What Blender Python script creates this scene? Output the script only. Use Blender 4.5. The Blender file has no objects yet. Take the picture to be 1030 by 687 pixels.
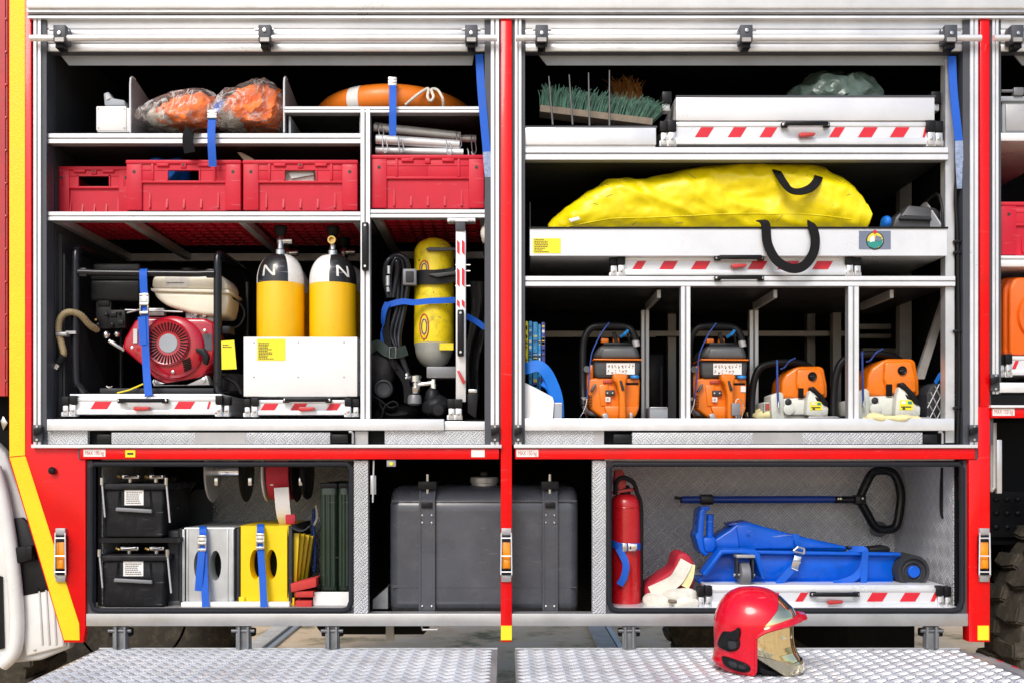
import bpy, bmesh, math, random
from mathutils import Vector, Matrix, noise
random.seed(7)
R = math.radians
SC = bpy.context.scene
COL = SC.collection

# ------------------------------------------------------------------ measuring
S, D, VX, HY, CZ = 0.0033, 3.5, 508.0, 460.0, 1.25      # metres per photo pixel on the truck's side, viewing distance, eye point
def U(y=0.0): return S * (D + y) / D
def X(px, y=0.0): return (px - VX) * U(y)
def Z(py, y=0.0): return CZ + (HY - py) * U(y)
def P(px, py, y=0.0): return Vector((X(px, y), y, Z(py, y)))

# ------------------------------------------------------------------ materials
MATS = {}
def nodes_of(name):
    m = bpy.data.materials.new(name); m.use_nodes = True
    nt = m.node_tree; b = nt.nodes['Principled BSDF']
    return m, nt, b
def N(nt, t, **kw):
    n = nt.nodes.new(t)
    for k, v in kw.items(): setattr(n, k, v)
    return n
def M_(nt, op, a, b=None, c=None):
    n = nt.nodes.new('ShaderNodeMath'); n.operation = op
    for i, v in enumerate((a, b, c)):
        if v is None: continue
        if isinstance(v, (int, float)): n.inputs[i].default_value = v
        else: nt.links.new(v, n.inputs[i])
    return n.outputs[0]
def mat(name, col, rough=0.5, metal=0.0, var=0.12, scale=9.0, bump=0.0, bscale=60.0, coat=0.0, dirt=0.0, dirtcol=(0.12, 0.1, 0.08),
        scratch=0.0, spec=0.5, alpha=None, trans=0.0, rvar=0.12):
    m, nt, b = nodes_of(name); L = nt.links
    tc = N(nt, 'ShaderNodeTexCoord')
    n1 = N(nt, 'ShaderNodeTexNoise'); n1.inputs['Scale'].default_value = scale; n1.inputs['Detail'].default_value = 6; n1.inputs['Roughness'].default_value = .65
    L.new(tc.outputs['Object'], n1.inputs['Vector'])
    mr = N(nt, 'ShaderNodeMapRange'); mr.inputs['From Min'].default_value = .3; mr.inputs['From Max'].default_value = .7
    mr.inputs['To Min'].default_value = 1 - var; mr.inputs['To Max'].default_value = 1 + var
    L.new(n1.outputs['Fac'], mr.inputs['Value'])
    mx = N(nt, 'ShaderNodeVectorMath', operation='SCALE'); mx.inputs[0].default_value = col[:3]
    L.new(mr.outputs[0], mx.inputs['Scale'])
    out = mx.outputs[0]
    if dirt > 0:
        n2 = N(nt, 'ShaderNodeTexNoise'); n2.inputs['Scale'].default_value = scale * 2.3; n2.inputs['Detail'].default_value = 9; n2.inputs['Roughness'].default_value = .72
        L.new(tc.outputs['Object'], n2.inputs['Vector'])
        r2 = N(nt, 'ShaderNodeMapRange'); r2.inputs['From Min'].default_value = .5; r2.inputs['From Max'].default_value = .78; r2.inputs['To Max'].default_value = dirt
        L.new(n2.outputs['Fac'], r2.inputs['Value'])
        mm = N(nt, 'ShaderNodeMix', data_type='RGBA'); L.new(r2.outputs[0], mm.inputs[0]); L.new(out, mm.inputs[6]); mm.inputs[7].default_value = (*dirtcol, 1)
        out = mm.outputs[2]
    if scratch > 0:
        mp = N(nt, 'ShaderNodeMapping'); mp.inputs['Scale'].default_value = (14, 14, 120); mp.inputs['Rotation'].default_value = (.3, .5, .4)
        L.new(tc.outputs['Object'], mp.inputs['Vector'])
        n3 = N(nt, 'ShaderNodeTexNoise'); n3.inputs['Scale'].default_value = 1.0; n3.inputs['Detail'].default_value = 4
        L.new(mp.outputs[0], n3.inputs['Vector'])
        r3 = N(nt, 'ShaderNodeMapRange'); r3.inputs['From Min'].default_value = .66; r3.inputs['From Max'].default_value = .74; r3.inputs['To Max'].default_value = scratch
        L.new(n3.outputs['Fac'], r3.inputs['Value'])
        mm = N(nt, 'ShaderNodeMix', data_type='RGBA'); L.new(r3.outputs[0], mm.inputs[0]); L.new(out, mm.inputs[6]); mm.inputs[7].default_value = (.5, .5, .5, 1)
        out = mm.outputs[2]
    L.new(out, b.inputs['Base Color'])
    rr = N(nt, 'ShaderNodeMapRange'); rr.inputs['From Min'].default_value = .3; rr.inputs['From Max'].default_value = .7
    rr.inputs['To Min'].default_value = max(.03, rough - rvar); rr.inputs['To Max'].default_value = min(1, rough + rvar)
    L.new(n1.outputs['Fac'], rr.inputs['Value']); L.new(rr.outputs[0], b.inputs['Roughness'])
    b.inputs['Metallic'].default_value = metal; b.inputs['Coat Weight'].default_value = coat; b.inputs['Coat Roughness'].default_value = .08
    b.inputs['Specular IOR Level'].default_value = spec
    b.inputs['Transmission Weight'].default_value = trans
    if alpha is not None: b.inputs['Alpha'].default_value = alpha
    if bump > 0:
        n4 = N(nt, 'ShaderNodeTexNoise'); n4.inputs['Scale'].default_value = bscale; n4.inputs['Detail'].default_value = 5
        L.new(tc.outputs['Object'], n4.inputs['Vector'])
        bp = N(nt, 'ShaderNodeBump'); bp.inputs['Strength'].default_value = bump; bp.inputs['Distance'].default_value = .01
        L.new(n4.outputs['Fac'], bp.inputs['Height']); L.new(bp.outputs[0], b.inputs['Normal'])
    MATS[name] = m
    return m
def chequer(name, col, axes, cell=.022, rough=.38, metal=.75, rot=math.pi / 4, strength=1.0, n=4, gk=.45):
    m, nt, b = nodes_of(name); L = nt.links
    tc = N(nt, 'ShaderNodeTexCoord'); sx = N(nt, 'ShaderNodeSeparateXYZ'); L.new(tc.outputs['Object'], sx.inputs[0])
    a, c = sx.outputs[axes[0]], sx.outputs[axes[1]]
    k, s = math.cos(rot) / cell, math.sin(rot) / cell
    u = M_(nt, 'ADD', M_(nt, 'MULTIPLY', a, k), M_(nt, 'MULTIPLY', c, s)); v = M_(nt, 'SUBTRACT', M_(nt, 'MULTIPLY', a, s), M_(nt, 'MULTIPLY', c, k))
    u = M_(nt, 'ADD', u, 500); v = M_(nt, 'ADD', v, 500)
    par = M_(nt, 'MODULO', M_(nt, 'ADD', M_(nt, 'FLOOR', u), M_(nt, 'FLOOR', v)), 2)
    fu, fv = M_(nt, 'FRACT', u), M_(nt, 'FRACT', v)
    inv = M_(nt, 'SUBTRACT', 1, par)
    across = M_(nt, 'ADD', M_(nt, 'MULTIPLY', fu, par), M_(nt, 'MULTIPLY', fv, inv)); along = M_(nt, 'ADD', M_(nt, 'MULTIPLY', fv, par), M_(nt, 'MULTIPLY', fu, inv))
    st = M_(nt, 'ABSOLUTE', M_(nt, 'SUBTRACT', M_(nt, 'FRACT', M_(nt, 'MULTIPLY', across, n)), .5))
    bar = N(nt, 'ShaderNodeMapRange', interpolation_type='SMOOTHSTEP'); bar.inputs['From Min'].default_value = .36; bar.inputs['From Max'].default_value = .12; L.new(st, bar.inputs[0])
    en = N(nt, 'ShaderNodeMapRange', interpolation_type='SMOOTHSTEP'); en.inputs['From Min'].default_value = .5; en.inputs['From Max'].default_value = .36
    L.new(M_(nt, 'ABSOLUTE', M_(nt, 'SUBTRACT', along, .5)), en.inputs[0])
    h = M_(nt, 'MULTIPLY', bar.outputs[0], en.outputs[0])
    n1 = N(nt, 'ShaderNodeTexNoise'); n1.inputs['Scale'].default_value = 5; n1.inputs['Detail'].default_value = 7; L.new(tc.outputs['Object'], n1.inputs['Vector'])
    w = N(nt, 'ShaderNodeMapRange'); w.inputs['From Min'].default_value = .3; w.inputs['From Max'].default_value = .7; w.inputs['To Min'].default_value = .78; w.inputs['To Max'].default_value = 1.1
    L.new(n1.outputs['Fac'], w.inputs[0])
    sc = N(nt, 'ShaderNodeVectorMath', operation='SCALE'); sc.inputs[0].default_value = col; L.new(w.outputs[0], sc.inputs['Scale'])
    gap = M_(nt, 'MULTIPLY', M_(nt, 'MULTIPLY', en.outputs[0], M_(nt, 'SUBTRACT', 1, bar.outputs[0])), .85)
    mm = N(nt, 'ShaderNodeMix', data_type='RGBA'); L.new(gap, mm.inputs[0]); L.new(sc.outputs[0], mm.inputs[6]); mm.inputs[7].default_value = (col[0] * gk, col[1] * gk, col[2] * gk, 1)
    L.new(mm.outputs[2], b.inputs['Base Color'])
    rr = M_(nt, 'ADD', M_(nt, 'MULTIPLY', n1.outputs['Fac'], .3), rough - .15); L.new(rr, b.inputs['Roughness'])
    b.inputs['Metallic'].default_value = metal
    bp = N(nt, 'ShaderNodeBump'); bp.inputs['Strength'].default_value = strength; bp.inputs['Distance'].default_value = .006
    L.new(h, bp.inputs['Height']); L.new(bp.outputs[0], b.inputs['Normal'])
    MATS[name] = m
    return m

mat('red_paint', (.72, .002, .004), .25, coat=.25, spec=.2, var=.10, scale=3, dirt=.28, scratch=.08, dirtcol=(.20, .02, .02), rvar=.05, bump=.015, bscale=8)
mat('red_door', (.42, .012, .018), .35, coat=.3, dirt=.25)
mat('yellow_tape', (.86, .60, .0), .45, var=.05, bump=.25, bscale=260)
mat('white_alu', (.76, .78, .81), .36, metal=.35, var=.08, scale=6, dirt=.18, dirtcol=(.35, .35, .36), rvar=.1, scratch=.16)
mat('tray_white', (.70, .72, .76), .34, metal=.2, var=.06, scale=3, dirt=.22, dirtcol=(.36, .36, .37), scratch=.12)
mat('alu', (.62, .63, .65), .38, metal=.55, var=.1, dirt=.2, dirtcol=(.25, .25, .25))
mat('brushed', (.50, .50, .50), .42, metal=.7, var=.1, scale=5, dirt=.25, dirtcol=(.22, .2, .18), scratch=.15)
mat('seal', (.018, .020, .026), .65, var=.15, spec=.2)
mat('groove', (.22, .225, .24), .6, var=.1)
mat('plate_base', (.36, .37, .39), .42, metal=.4, var=.2, scale=4, dirt=.5, dirtcol=(.17, .155, .13))
mat('grey_guide', (.055, .06, .075), .55, var=.1)
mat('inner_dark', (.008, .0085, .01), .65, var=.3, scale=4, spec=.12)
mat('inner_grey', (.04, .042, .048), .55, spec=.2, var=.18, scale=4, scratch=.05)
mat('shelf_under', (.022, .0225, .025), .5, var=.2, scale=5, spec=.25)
mat('post_grey', (.36, .35, .34), .45, metal=.4, var=.15, dirt=.3)
mat('black_plastic', (.008, .0083, .010), .42, spec=.22, var=.2, bump=.05, bscale=150)
mat('black_gloss', (.010, .011, .015), .22, spec=.35, var=.2)
mat('rubber', (.006, .006, .007), .6, spec=.25, var=.25, bump=.1, bscale=120)
mat('tyre_rubber', (.058, .051, .041), .9, var=.3, dirt=.7, dirtcol=(.19, .165, .12), spec=.2, bump=.3, bscale=70)
mat('steel', (.62, .62, .62), .25, metal=1.0, var=.12, dirt=.2)
mat('chrome', (.8, .8, .82), .12, metal=1.0, var=.05, rvar=.05)
mat('brass', (.62, .42, .14), .3, metal=1.0)
mat('grey_metal', (.19, .195, .21), .5, metal=.3, var=.15)
mat('lamp_amber', (.85, .27, .0), .2, coat=.6, var=.15, scale=30)
mat('white_plastic', (.8, .8, .8), .4, var=.04, dirt=.08, dirtcol=(.4, .4, .4))
mat('sticker_white', (.78, .76, .74), .5, var=.03)
mat('sticker_yellow', (.85, .72, .02), .5, var=.03)
mat('ink', (.03, .03, .03), .6, var=.05)
mat('ink_red', (.45, .06, .04), .6, var=.05)
mat('stripe_red', (.62, .012, .03), .38, var=.08)
mat('lever_red', (.50, .04, .04), .4, var=.1)
mat('crate_red', (.56, .014, .036), .46, spec=.3, scratch=.22, var=.14, scale=5, bump=.03, bscale=120, dirt=.10, dirtcol=(.3, .02, .03))
mat('orange_ring', (.82, .20, .012), .42, var=.08, dirt=.1, dirtcol=(.4, .1, .02))
mat('orange_cloth', (1.0, .20, .01), .7, var=.3, scale=14, bump=.5, bscale=45)
mat('strap_blue', (.0, .10, .58), .62, var=.12, bump=.3, bscale=400)
mat('strap_worn', (.30, .38, .58), .9, var=.35, scale=60, bump=.6, bscale=200)
mat('strap_black', (.010, .010, .011), .8, spec=.15, bump=.3, bscale=300)
mat('rope_white', (.75, .72, .64), .85, bump=.6, bscale=250)
mat('engine_red', (.40, .002, .018), .25, coat=.5, var=.06)
mat('tank_cream', (.80, .76, .64), .35, coat=.3, var=.06, dirt=.15, dirtcol=(.35, .3, .2))
mat('hose_tan', (.35, .27, .15), .6, var=.2)
mat('cyl_yellow', (.88, .50, .0), .35, coat=.25, var=.04, dirt=.06, dirtcol=(.4, .22, .02))
mat('cyl_worn', (.82, .64, .01), .45, var=.1, scale=11, dirt=.85, dirtcol=(.14, .11, .03))
mat('cyl_grey', (.34, .35, .33), .5, metal=.2, dirt=.4, dirtcol=(.55, .45, .03))
mat('paint_worn', (.62, .62, .58), .45, var=.2, scale=30, dirt=.9, dirtcol=(.05, .05, .05), scratch=.2)
mat('paint_black', (.015, .016, .018), .28, coat=.3, scratch=.4)
mat('paint_white', (.78, .78, .77), .35, coat=.2, dirt=.2, dirtcol=(.2, .2, .2))
mat('bag_yellow', (.90, .74, .002), .38, var=.05, scale=6, dirt=.35, dirtcol=(.30, .22, .02), bump=.14, bscale=26)
mat('bristle_green', (.10, .22, .175), .6, var=.3, scale=40)
mat('bristle_brown', (.40, .18, .05), .8, var=.4, scale=40)
mat('wood', (.20, .16, .12), .75, var=.3, scale=25, dirt=.4, bump=.2)
mat('tine', (.16, .16, .16), .5, metal=.6)
mat('saw_orange', (.84, .19, .004), .36, coat=.15, var=.10, scratch=.1, dirt=.4, dirtcol=(.25, .08, .01))
mat('saw_grey', (.040, .042, .046), .45, var=.12, bump=.05, dirt=.25, dirtcol=(.12, .10, .08))
mat('saw_lid', (.09, .094, .10), .42, var=.1)
mat('saw_white', (.66, .68, .63), .42, var=.08, dirt=.55, dirtcol=(.25, .24, .2))
mat('cap_blue', (.02, .22, .6), .4)
mat('cord_blue', (.02, .06, .28), .7)
mat('cloth_cream', (.74, .68, .36), .85, var=.15, bump=.4, bscale=40)
mat('cloth_white', (.72, .70, .62), .85, var=.2, scale=14, bump=.5, bscale=40, dirt=.3, dirtcol=(.35, .3, .2))
mat('pack_blue', (.04, .33, .68), .4, var=.35, scale=45)
mat('pack_dark', (.05, .06, .30), .45, var=.3, scale=30)
mat('hose_blue', (.0, .16, .68), .55, var=.12)
mat('battery', (.009, .0095, .012), .5, spec=.22, var=.25, scratch=.25, dirt=.2, dirtcol=(.14, .14, .14))
mat('case_silver', (.52, .54, .55), .4, metal=.45, var=.12, scratch=.3)
mat('case_yellow', (.88, .60, .0), .42, var=.06, dirt=.12, dirtcol=(.35, .25, .02))
mat('dark_plastic', (.028, .030, .036), .55, spec=.3, var=.15, scratch=.1)
mat('brick_red', (.50, .035, .03), .75, var=.15, bump=.2)
mat('can_green', (.012, .026, .016), .38, var=.15, scratch=.25)
mat('tank_black', (.066, .072, .088), .30, bump=.02, bscale=8, var=.15, scale=5, dirt=.45, dirtcol=(.13, .13, .135), scratch=.12)
mat('ext_red', (.48, .006, .012), .3, coat=.4, var=.08, scratch=.1)
mat('canvas_red', (.45, .015, .035), .7, var=.12, bump=.2)
mat('jack_blue', (.0, .095, .58), .34, coat=.15, spec=.3, scratch=.3, var=.12, dirt=.3, dirtcol=(.01, .03, .12))
mat('bar_navy', (.008, .05, .34), .35, coat=.2)
mat('helmet_red', (.66, .003, .022), .24, coat=.45, spec=.3, var=.08, rvar=.1, scratch=.3, dirt=.2, dirtcol=(.2, .01, .02), bump=.02, bscale=12)
mat('gold', (1.0, .87, .54), .07, metal=1.0, var=.06, scale=14, rvar=.04, bump=.05, bscale=14)
mat('smoke_visor', (.62, .57, .42), .12, metal=.85, var=.1)
mat('panel_grey', (.50, .51, .52), .38, var=.05, coat=.2, dirt=.12)
mat('panel_white', (.72, .73, .72), .35, var=.05, coat=.2, dirt=.1)
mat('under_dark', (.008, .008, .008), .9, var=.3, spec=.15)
mat('bracket_grey', (.24, .25, .26), .55, metal=.5, dirt=.5)
mat('grey_box', (.32, .35, .39), .5, var=.1)
mat('pvc_dark', (.055, .058, .066), .5, var=.15)
mat('sheet_green', (.10, .15, .13), .3, var=.4, scale=10, bump=.3, bscale=20)
mat('cone_orange', (.85, .13, .005), .45, var=.08)
mat('emblem_blue', (.16, .19, .27), .4); mat('emblem_teal', (.02, .25, .22), .4); mat('emblem_yellow', (.75, .60, .05), .4)
mat('paper', (.75, .74, .72), .7, var=.2, scale=20)
mat('vest_grey', (.016, .016, .018), .7, spec=.25, bump=.3)
mat('belt_green', (.025, .04, .035), .8, bump=.3)
mat('plate_grey', (.40, .40, .41), .4, metal=.4, var=.1)
chequer('diamond_xz', (.93, .93, .95), (0, 2), cell=.036, metal=.0, n=4, rough=.30, gk=.58)
chequer('diamond_strip', (.78, .80, .83), (0, 2), cell=.026, metal=.25, n=3, gk=.6)
chequer('diamond_yz', (.84, .85, .88), (1, 2), cell=.040, metal=.05, n=4, gk=.55)
mat('diamond_floor', (.74, .75, .77), .32, metal=.4, var=.15, scale=3, dirt=.5, dirtcol=(.33, .31, .28))
# clear crumpled film
m, nt, b = nodes_of('clear_film')
tcx = N(nt, 'ShaderNodeTexCoord'); nz = N(nt, 'ShaderNodeTexNoise'); nz.inputs['Scale'].default_value = 13; nz.inputs['Detail'].default_value = 5
nt.links.new(tcx.outputs['Object'], nz.inputs['Vector'])
nz.inputs['Distortion'].default_value = 1.6
crs = M_(nt, 'ABSOLUTE', M_(nt, 'SUBTRACT', nz.outputs['Fac'], .5))
mrx = N(nt, 'ShaderNodeMapRange', interpolation_type='SMOOTHSTEP'); mrx.inputs['From Min'].default_value = .06; mrx.inputs['From Max'].default_value = .0; mrx.inputs['To Min'].default_value = .10; mrx.inputs['To Max'].default_value = .50
nt.links.new(crs, mrx.inputs[0]); nt.links.new(mrx.outputs[0], b.inputs['Alpha'])
b.inputs['Base Color'].default_value = (.92, .88, .88, 1); b.inputs['Roughness'].default_value = .09
bpx = N(nt, 'ShaderNodeBump'); bpx.inputs['Strength'].default_value = .8; bpx.inputs['Distance'].default_value = .02; nt.links.new(nz.outputs['Fac'], bpx.inputs['Height']); nt.links.new(bpx.outputs[0], b.inputs['Normal'])
MATS['clear_film'] = m
# ground
m, nt, b = nodes_of('ground_dirt')
tcx = N(nt, 'ShaderNodeTexCoord'); n1 = N(nt, 'ShaderNodeTexNoise'); n1.inputs['Scale'].default_value = 2.2; n1.inputs['Detail'].default_value = 12; n1.inputs['Roughness'].default_value = .7
nt.links.new(tcx.outputs['Object'], n1.inputs['Vector'])
cr = N(nt, 'ShaderNodeValToRGB'); e = cr.color_ramp.elements
e[0].position = .36; e[0].color = (.17, .15, .07, 1); e[1].position = .48; e[1].color = (.62, .45, .27, 1)
k = cr.color_ramp.elements.new(.66); k.color = (.66, .53, .38, 1)
nt.links.new(n1.outputs['Fac'], cr.inputs[0]); nt.links.new(cr.outputs[0], b.inputs['Base Color']); b.inputs['Roughness'].default_value = .95
bpx = N(nt, 'ShaderNodeBump'); bpx.inputs['Strength'].default_value = .6; bpx.inputs['Distance'].default_value = .03; nt.links.new(n1.outputs['Fac'], bpx.inputs['Height']); nt.links.new(bpx.outputs[0], b.inputs['Normal'])
MATS['ground_dirt'] = m
mat('concrete', (.42, .40, .36), .9, var=.2, bump=.3)

# ------------------------------------------------------------------ mesh building
def catmull(pts, k=6, closed=False):
    pts = [Vector(p) for p in pts]; n = len(pts); out = []
    rng = range(n) if closed else range(n - 1)
    for i in rng:
        if closed: a, b, c, d = pts[i - 1], pts[i], pts[(i + 1) % n], pts[(i + 2) % n]
        else: a, b, c, d = pts[max(i - 1, 0)], pts[i], pts[i + 1], pts[min(i + 2, n - 1)]
        for j in range(k):
            t = j / k
            out.append(.5 * ((2 * b) + (c - a) * t + (2 * a - 5 * b + 4 * c - d) * t * t + (3 * b - a - 3 * c + d) * t ** 3))
    if not closed: out.append(pts[-1])
    return out

class MB:
    def __init__(self, m='white_alu'):
        self.v, self.f, self.fm, self.mats = [], [], [], []
        self.m = m
    def mi(self, m):
        m = m or self.m
        if m not in self.mats: self.mats.append(m)
        return self.mats.index(m)
    def add(self, vs, fs, m=None):
        o = len(self.v); k = self.mi(m)
        self.v += [tuple(q) for q in vs]
        for f in fs: self.f.append([i + o for i in f]); self.fm.append(k)
        return self
    def addbm(self, bm, m=None, mx=None):
        bm.verts.ensure_lookup_table(); bm.verts.index_update()
        vs = [(mx @ v.co) if mx else v.co for v in bm.verts]
        self.add(vs, [[v.index for v in f.verts] for f in bm.faces], m); bm.free(); return self
    def box(self, x0, x1, y0, y1, z0, z1, m=None, bev=0.0, seg=2, mx=None):
        x0, x1 = sorted((x0, x1)); y0, y1 = sorted((y0, y1)); z0, z1 = sorted((z0, z1))
        vs = [(x, y, z) for x in (x0, x1) for y in (y0, y1) for z in (z0, z1)]
        fs = [(0, 1, 3, 2), (4, 6, 7, 5), (0, 4, 5, 1), (2, 3, 7, 6), (0, 2, 6, 4), (1, 5, 7, 3)]
        if bev <= 0:
            return self.add([mx @ Vector(q) for q in vs] if mx else vs, fs, m)
        bm = bmesh.new(); bv = [bm.verts.new(q) for q in vs]
        for f in fs: bm.faces.new([bv[i] for i in f])
        bev = min(bev, .48 * min(x1 - x0, y1 - y0, z1 - z0))
        bmesh.ops.bevel(bm, geom=bm.edges[:], offset=bev, segments=seg, affect='EDGES', profile=.5)
        return self.addbm(bm, m, mx)
    def pb(self, px0, py0, px1, py1, y=0.0, d=.03, m=None, bev=0.0, seg=2):     # a box whose front is measured in photo pixels at distance y
        return self.box(X(px0, y), X(px1, y), y, y + d, Z(py1, y), Z(py0, y), m, bev, seg)
    def prism(self, pts, y, d, m=None, bev=0.0, seg=2, back=None):               # outline in photo pixels at distance y, d thick
        q = [P(a, b, y) for a, b in pts]
        return self.prism_w([(p.x, p.z) for p in q], y, y + d, m, bev, seg)
    def prism_w(self, pts, y0, y1, m=None, bev=0.0, seg=2):
        bm = bmesh.new(); n = len(pts)
        a = [bm.verts.new((p[0], y0, p[1])) for p in pts]; c = [bm.verts.new((p[0], y1, p[1])) for p in pts]
        bm.faces.new(a); bm.faces.new(c[::-1])
        for i in range(n): bm.faces.new((a[i - 1], a[i], c[i], c[i - 1]))
        bmesh.ops.recalc_face_normals(bm, faces=bm.faces[:])
        if bev > 0: bmesh.ops.bevel(bm, geom=bm.edges[:], offset=bev, segments=seg, affect='EDGES', profile=.5)
        return self.addbm(bm, m)
    def prism_x(self, pts, x0, x1, m=None, bev=0.0, seg=2):                      # outline of (y, z), along x
        bm = bmesh.new(); n = len(pts)
        a = [bm.verts.new((x0, p[0], p[1])) for p in pts]; c = [bm.verts.new((x1, p[0], p[1])) for p in pts]
        bm.faces.new(a); bm.faces.new(c[::-1])
        for i in range(n): bm.faces.new((a[i - 1], a[i], c[i], c[i - 1]))
        bmesh.ops.recalc_face_normals(bm, faces=bm.faces[:])
        if bev > 0: bmesh.ops.bevel(bm, geom=bm.edges[:], offset=bev, segments=seg, affect='EDGES', profile=.5)
        return self.addbm(bm, m)
    def tube(self, pts, r, m=None, seg=10, smooth=0, closed=False, taper=None):
        if smooth: pts = catmull(pts, smooth, closed)
        pts = [Vector(p) for p in pts]; n = len(pts); vs = []; fs = []
        up = None
        for i, p in enumerate(pts):
            a = pts[i - 1] if (i or closed) else p; b = pts[(i + 1) % n] if (i < n - 1 or closed) else p
            t = (b - a); t = t.normalized() if t.length > 1e-9 else Vector((0, 0, 1))
            if up is None: up = Vector((0, 0, 1)) if abs(t.z) < .9 else Vector((1, 0, 0))
            s = t.cross(up)
            if s.length < 1e-6: s = t.orthogonal()
            s.normalize(); up = s.cross(t).normalized()
            rr = r if taper is None else r * (taper[0] + (taper[1] - taper[0]) * i / max(1, n - 1))
            for j in range(seg):
                an = 2 * math.pi * j / seg
                vs.append(p + (s * math.cos(an) + up * math.sin(an)) * rr)
        for i in range(n if closed else n - 1):
            for j in range(seg):
                k = (j + 1) % seg; i2 = (i + 1) % n
                fs.append((i * seg + j, i * seg + k, i2 * seg + k, i2 * seg + j))
        if not closed: fs += [tuple(range(seg))[::-1], tuple(range((n - 1) * seg, n * seg))]
        return self.add(vs, fs, m)
    def rod(self, a, b, r, m=None, seg=12): return self.tube([a, b], r, m, seg)
    def lathe(self, prof, c, axis='z', seg=24, m=None, arc=None, rot=0.0, cap=True):   # prof: (radius, height); faces may be coloured by arc(angle)
        c = Vector(c); n = len(prof); vs = []
        def tr(r, h, a):
            u, w = r * math.cos(a), r * math.sin(a)
            return c + {'z': Vector((u, w, h)), 'x': Vector((h, u, w)), 'y': Vector((u, h, w))}[axis]
        for r, h in prof:
            for j in range(seg): vs.append(tr(r, h, 2 * math.pi * j / seg + rot))
        fs = []; ms = []
        for i in range(n - 1):
            for j in range(seg):
                k = (j + 1) % seg
                fs.append((i * seg + j, i * seg + k, (i + 1) * seg + k, (i + 1) * seg + j)); ms.append((i, j))
        if arc:
            groups = {}
            for f, (i, j) in zip(fs, ms): groups.setdefault(arc(i, 360 * (j + .5) / seg), []).append(f)
            used = 0
            for mm, ff in groups.items():
                o = len(self.v) if not used else o
                if not used: self.v += [tuple(q) for q in vs]; used = 1
                kk = self.mi(mm)
                for f in ff: self.f.append([q + o for q in f]); self.fm.append(kk)
            fs = []
            if cap:
                kk = self.mi(m)
                self.f.append([q + o for q in range(seg)][::-1]); self.fm.append(kk); self.f.append([q + o for q in range((n - 1) * seg, n * seg)]); self.fm.append(kk)
            return self
        if cap: fs += [tuple(range(seg))[::-1], tuple(range((n - 1) * seg, n * seg))]
        return self.add(vs, fs, m)
    def strap(self, pts, wdir, w, t=.0022, m=None, smooth=0, face=None):          # webbing: a flat band through pts
        if smooth: pts = catmull(pts, smooth)
        pts = [Vector(p) for p in pts]; n = len(pts); wd0 = Vector(wdir).normalized(); vs = []; fs = []
        for i, p in enumerate(pts):
            a = pts[max(i - 1, 0)]; b = pts[min(i + 1, n - 1)]; tg = (b - a).normalized()
            wd = (wd0 - tg * wd0.dot(tg)) if face is None else Vector(face).cross(tg); wd = wd.normalized() if wd.length > 1e-6 else wd0
            nn = tg.cross(wd).normalized()
            for s1, s2 in ((-1, -1), (1, -1), (1, 1), (-1, 1)): vs.append(p + wd * (s1 * w / 2) + nn * (s2 * t / 2))
        for i in range(n - 1):
            for j in range(4): k = (j + 1) % 4; fs.append((i * 4 + j, i * 4 + k, i * 4 + 4 + k, i * 4 + 4 + j))
        fs += [(3, 2, 1, 0), tuple(range(n * 4 - 4, n * 4))]
        return self.add(vs, fs, m)
    def blob(self, c, rad, m=None, amp=.1, freq=6, sub=4, power=2.0, seed=0, flat=None, ridge=False, taper=0.0):
        bm = bmesh.new(); bmesh.ops.create_icosphere(bm, subdivisions=sub, radius=1); c = Vector(c); so = Vector((seed * 3.7, seed * 1.3, seed))
        for v in bm.verts:
            d = v.co.normalized(); s = (abs(d.x) ** power + abs(d.y) ** power + abs(d.z) ** power) ** (-1 / power)
            p = Vector((d.x * s * rad[0], d.y * s * rad[1], d.z * s * rad[2]))
            q = p * freq + so
            h = noise.noise(q) + .5 * noise.noise(q * 2.1)
            if ridge: h = 1 - 2.2 * abs(noise.noise(q)) - .8 * abs(noise.noise(q * 2.3))
            p += d * h * amp * min(rad)
            if taper: p.z = -rad[2] + (p.z + rad[2]) * (1 + taper * p.x / rad[0])
            if flat is not None: p.z = max(p.z, -flat * rad[2])
            v.co = c + p
        return self.addbm(bm, m)
    def text(self, s, px, py, hpx, y, m='ink', wpx=None):                        # lettering centred on a photo pixel, facing the viewer
        cu = bpy.data.curves.new('lettering', 'FONT'); cu.body = s; cu.align_x = 'CENTER'; cu.align_y = 'CENTER'; cu.extrude = .0
        ob = bpy.data.objects.new('lettering', cu); me = ob.to_mesh()
        w = max((v.co.x for v in me.vertices), default=1) - min((v.co.x for v in me.vertices), default=0)
        k = hpx * U(y) / .7; kx = k if wpx is None else wpx * U(y) / max(w, 1e-6)
        c = P(px, py, y)
        self.add([(c.x + v.co.x * kx, y, c.z + v.co.y * k) for v in me.vertices], [list(p.vertices) for p in me.polygons], m)
        ob.to_mesh_clear(); bpy.data.objects.remove(ob); bpy.data.curves.remove(cu); return self
    def build(self, name, parent=None, ang=32, origin=None):
        root = parent
        while root is not None and root.parent is not None: root = root.parent
        if root is not None: o = root.location.copy()
        elif origin is not None: o = Vector(origin)
        else:
            xs = [q[0] for q in self.v]; ys = [q[1] for q in self.v]; zs = [q[2] for q in self.v]
            o = Vector(((min(xs) + max(xs)) / 2, (min(ys) + max(ys)) / 2, min(zs)))
        me = bpy.data.meshes.new(name)
        me.from_pydata([(q[0] - o.x, q[1] - o.y, q[2] - o.z) for q in self.v], [], self.f)
        for k in self.mats: me.materials.append(MATS[k])
        me.polygons.foreach_set('material_index', self.fm)
        bm = bmesh.new(); bm.from_mesh(me); bmesh.ops.recalc_face_normals(bm, faces=bm.faces[:]); bm.to_mesh(me); bm.free()
        me.shade_smooth(); me.set_sharp_from_angle(angle=R(ang)); me.update()
        ob = bpy.data.objects.new(name, me); COL.objects.link(ob)
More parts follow.
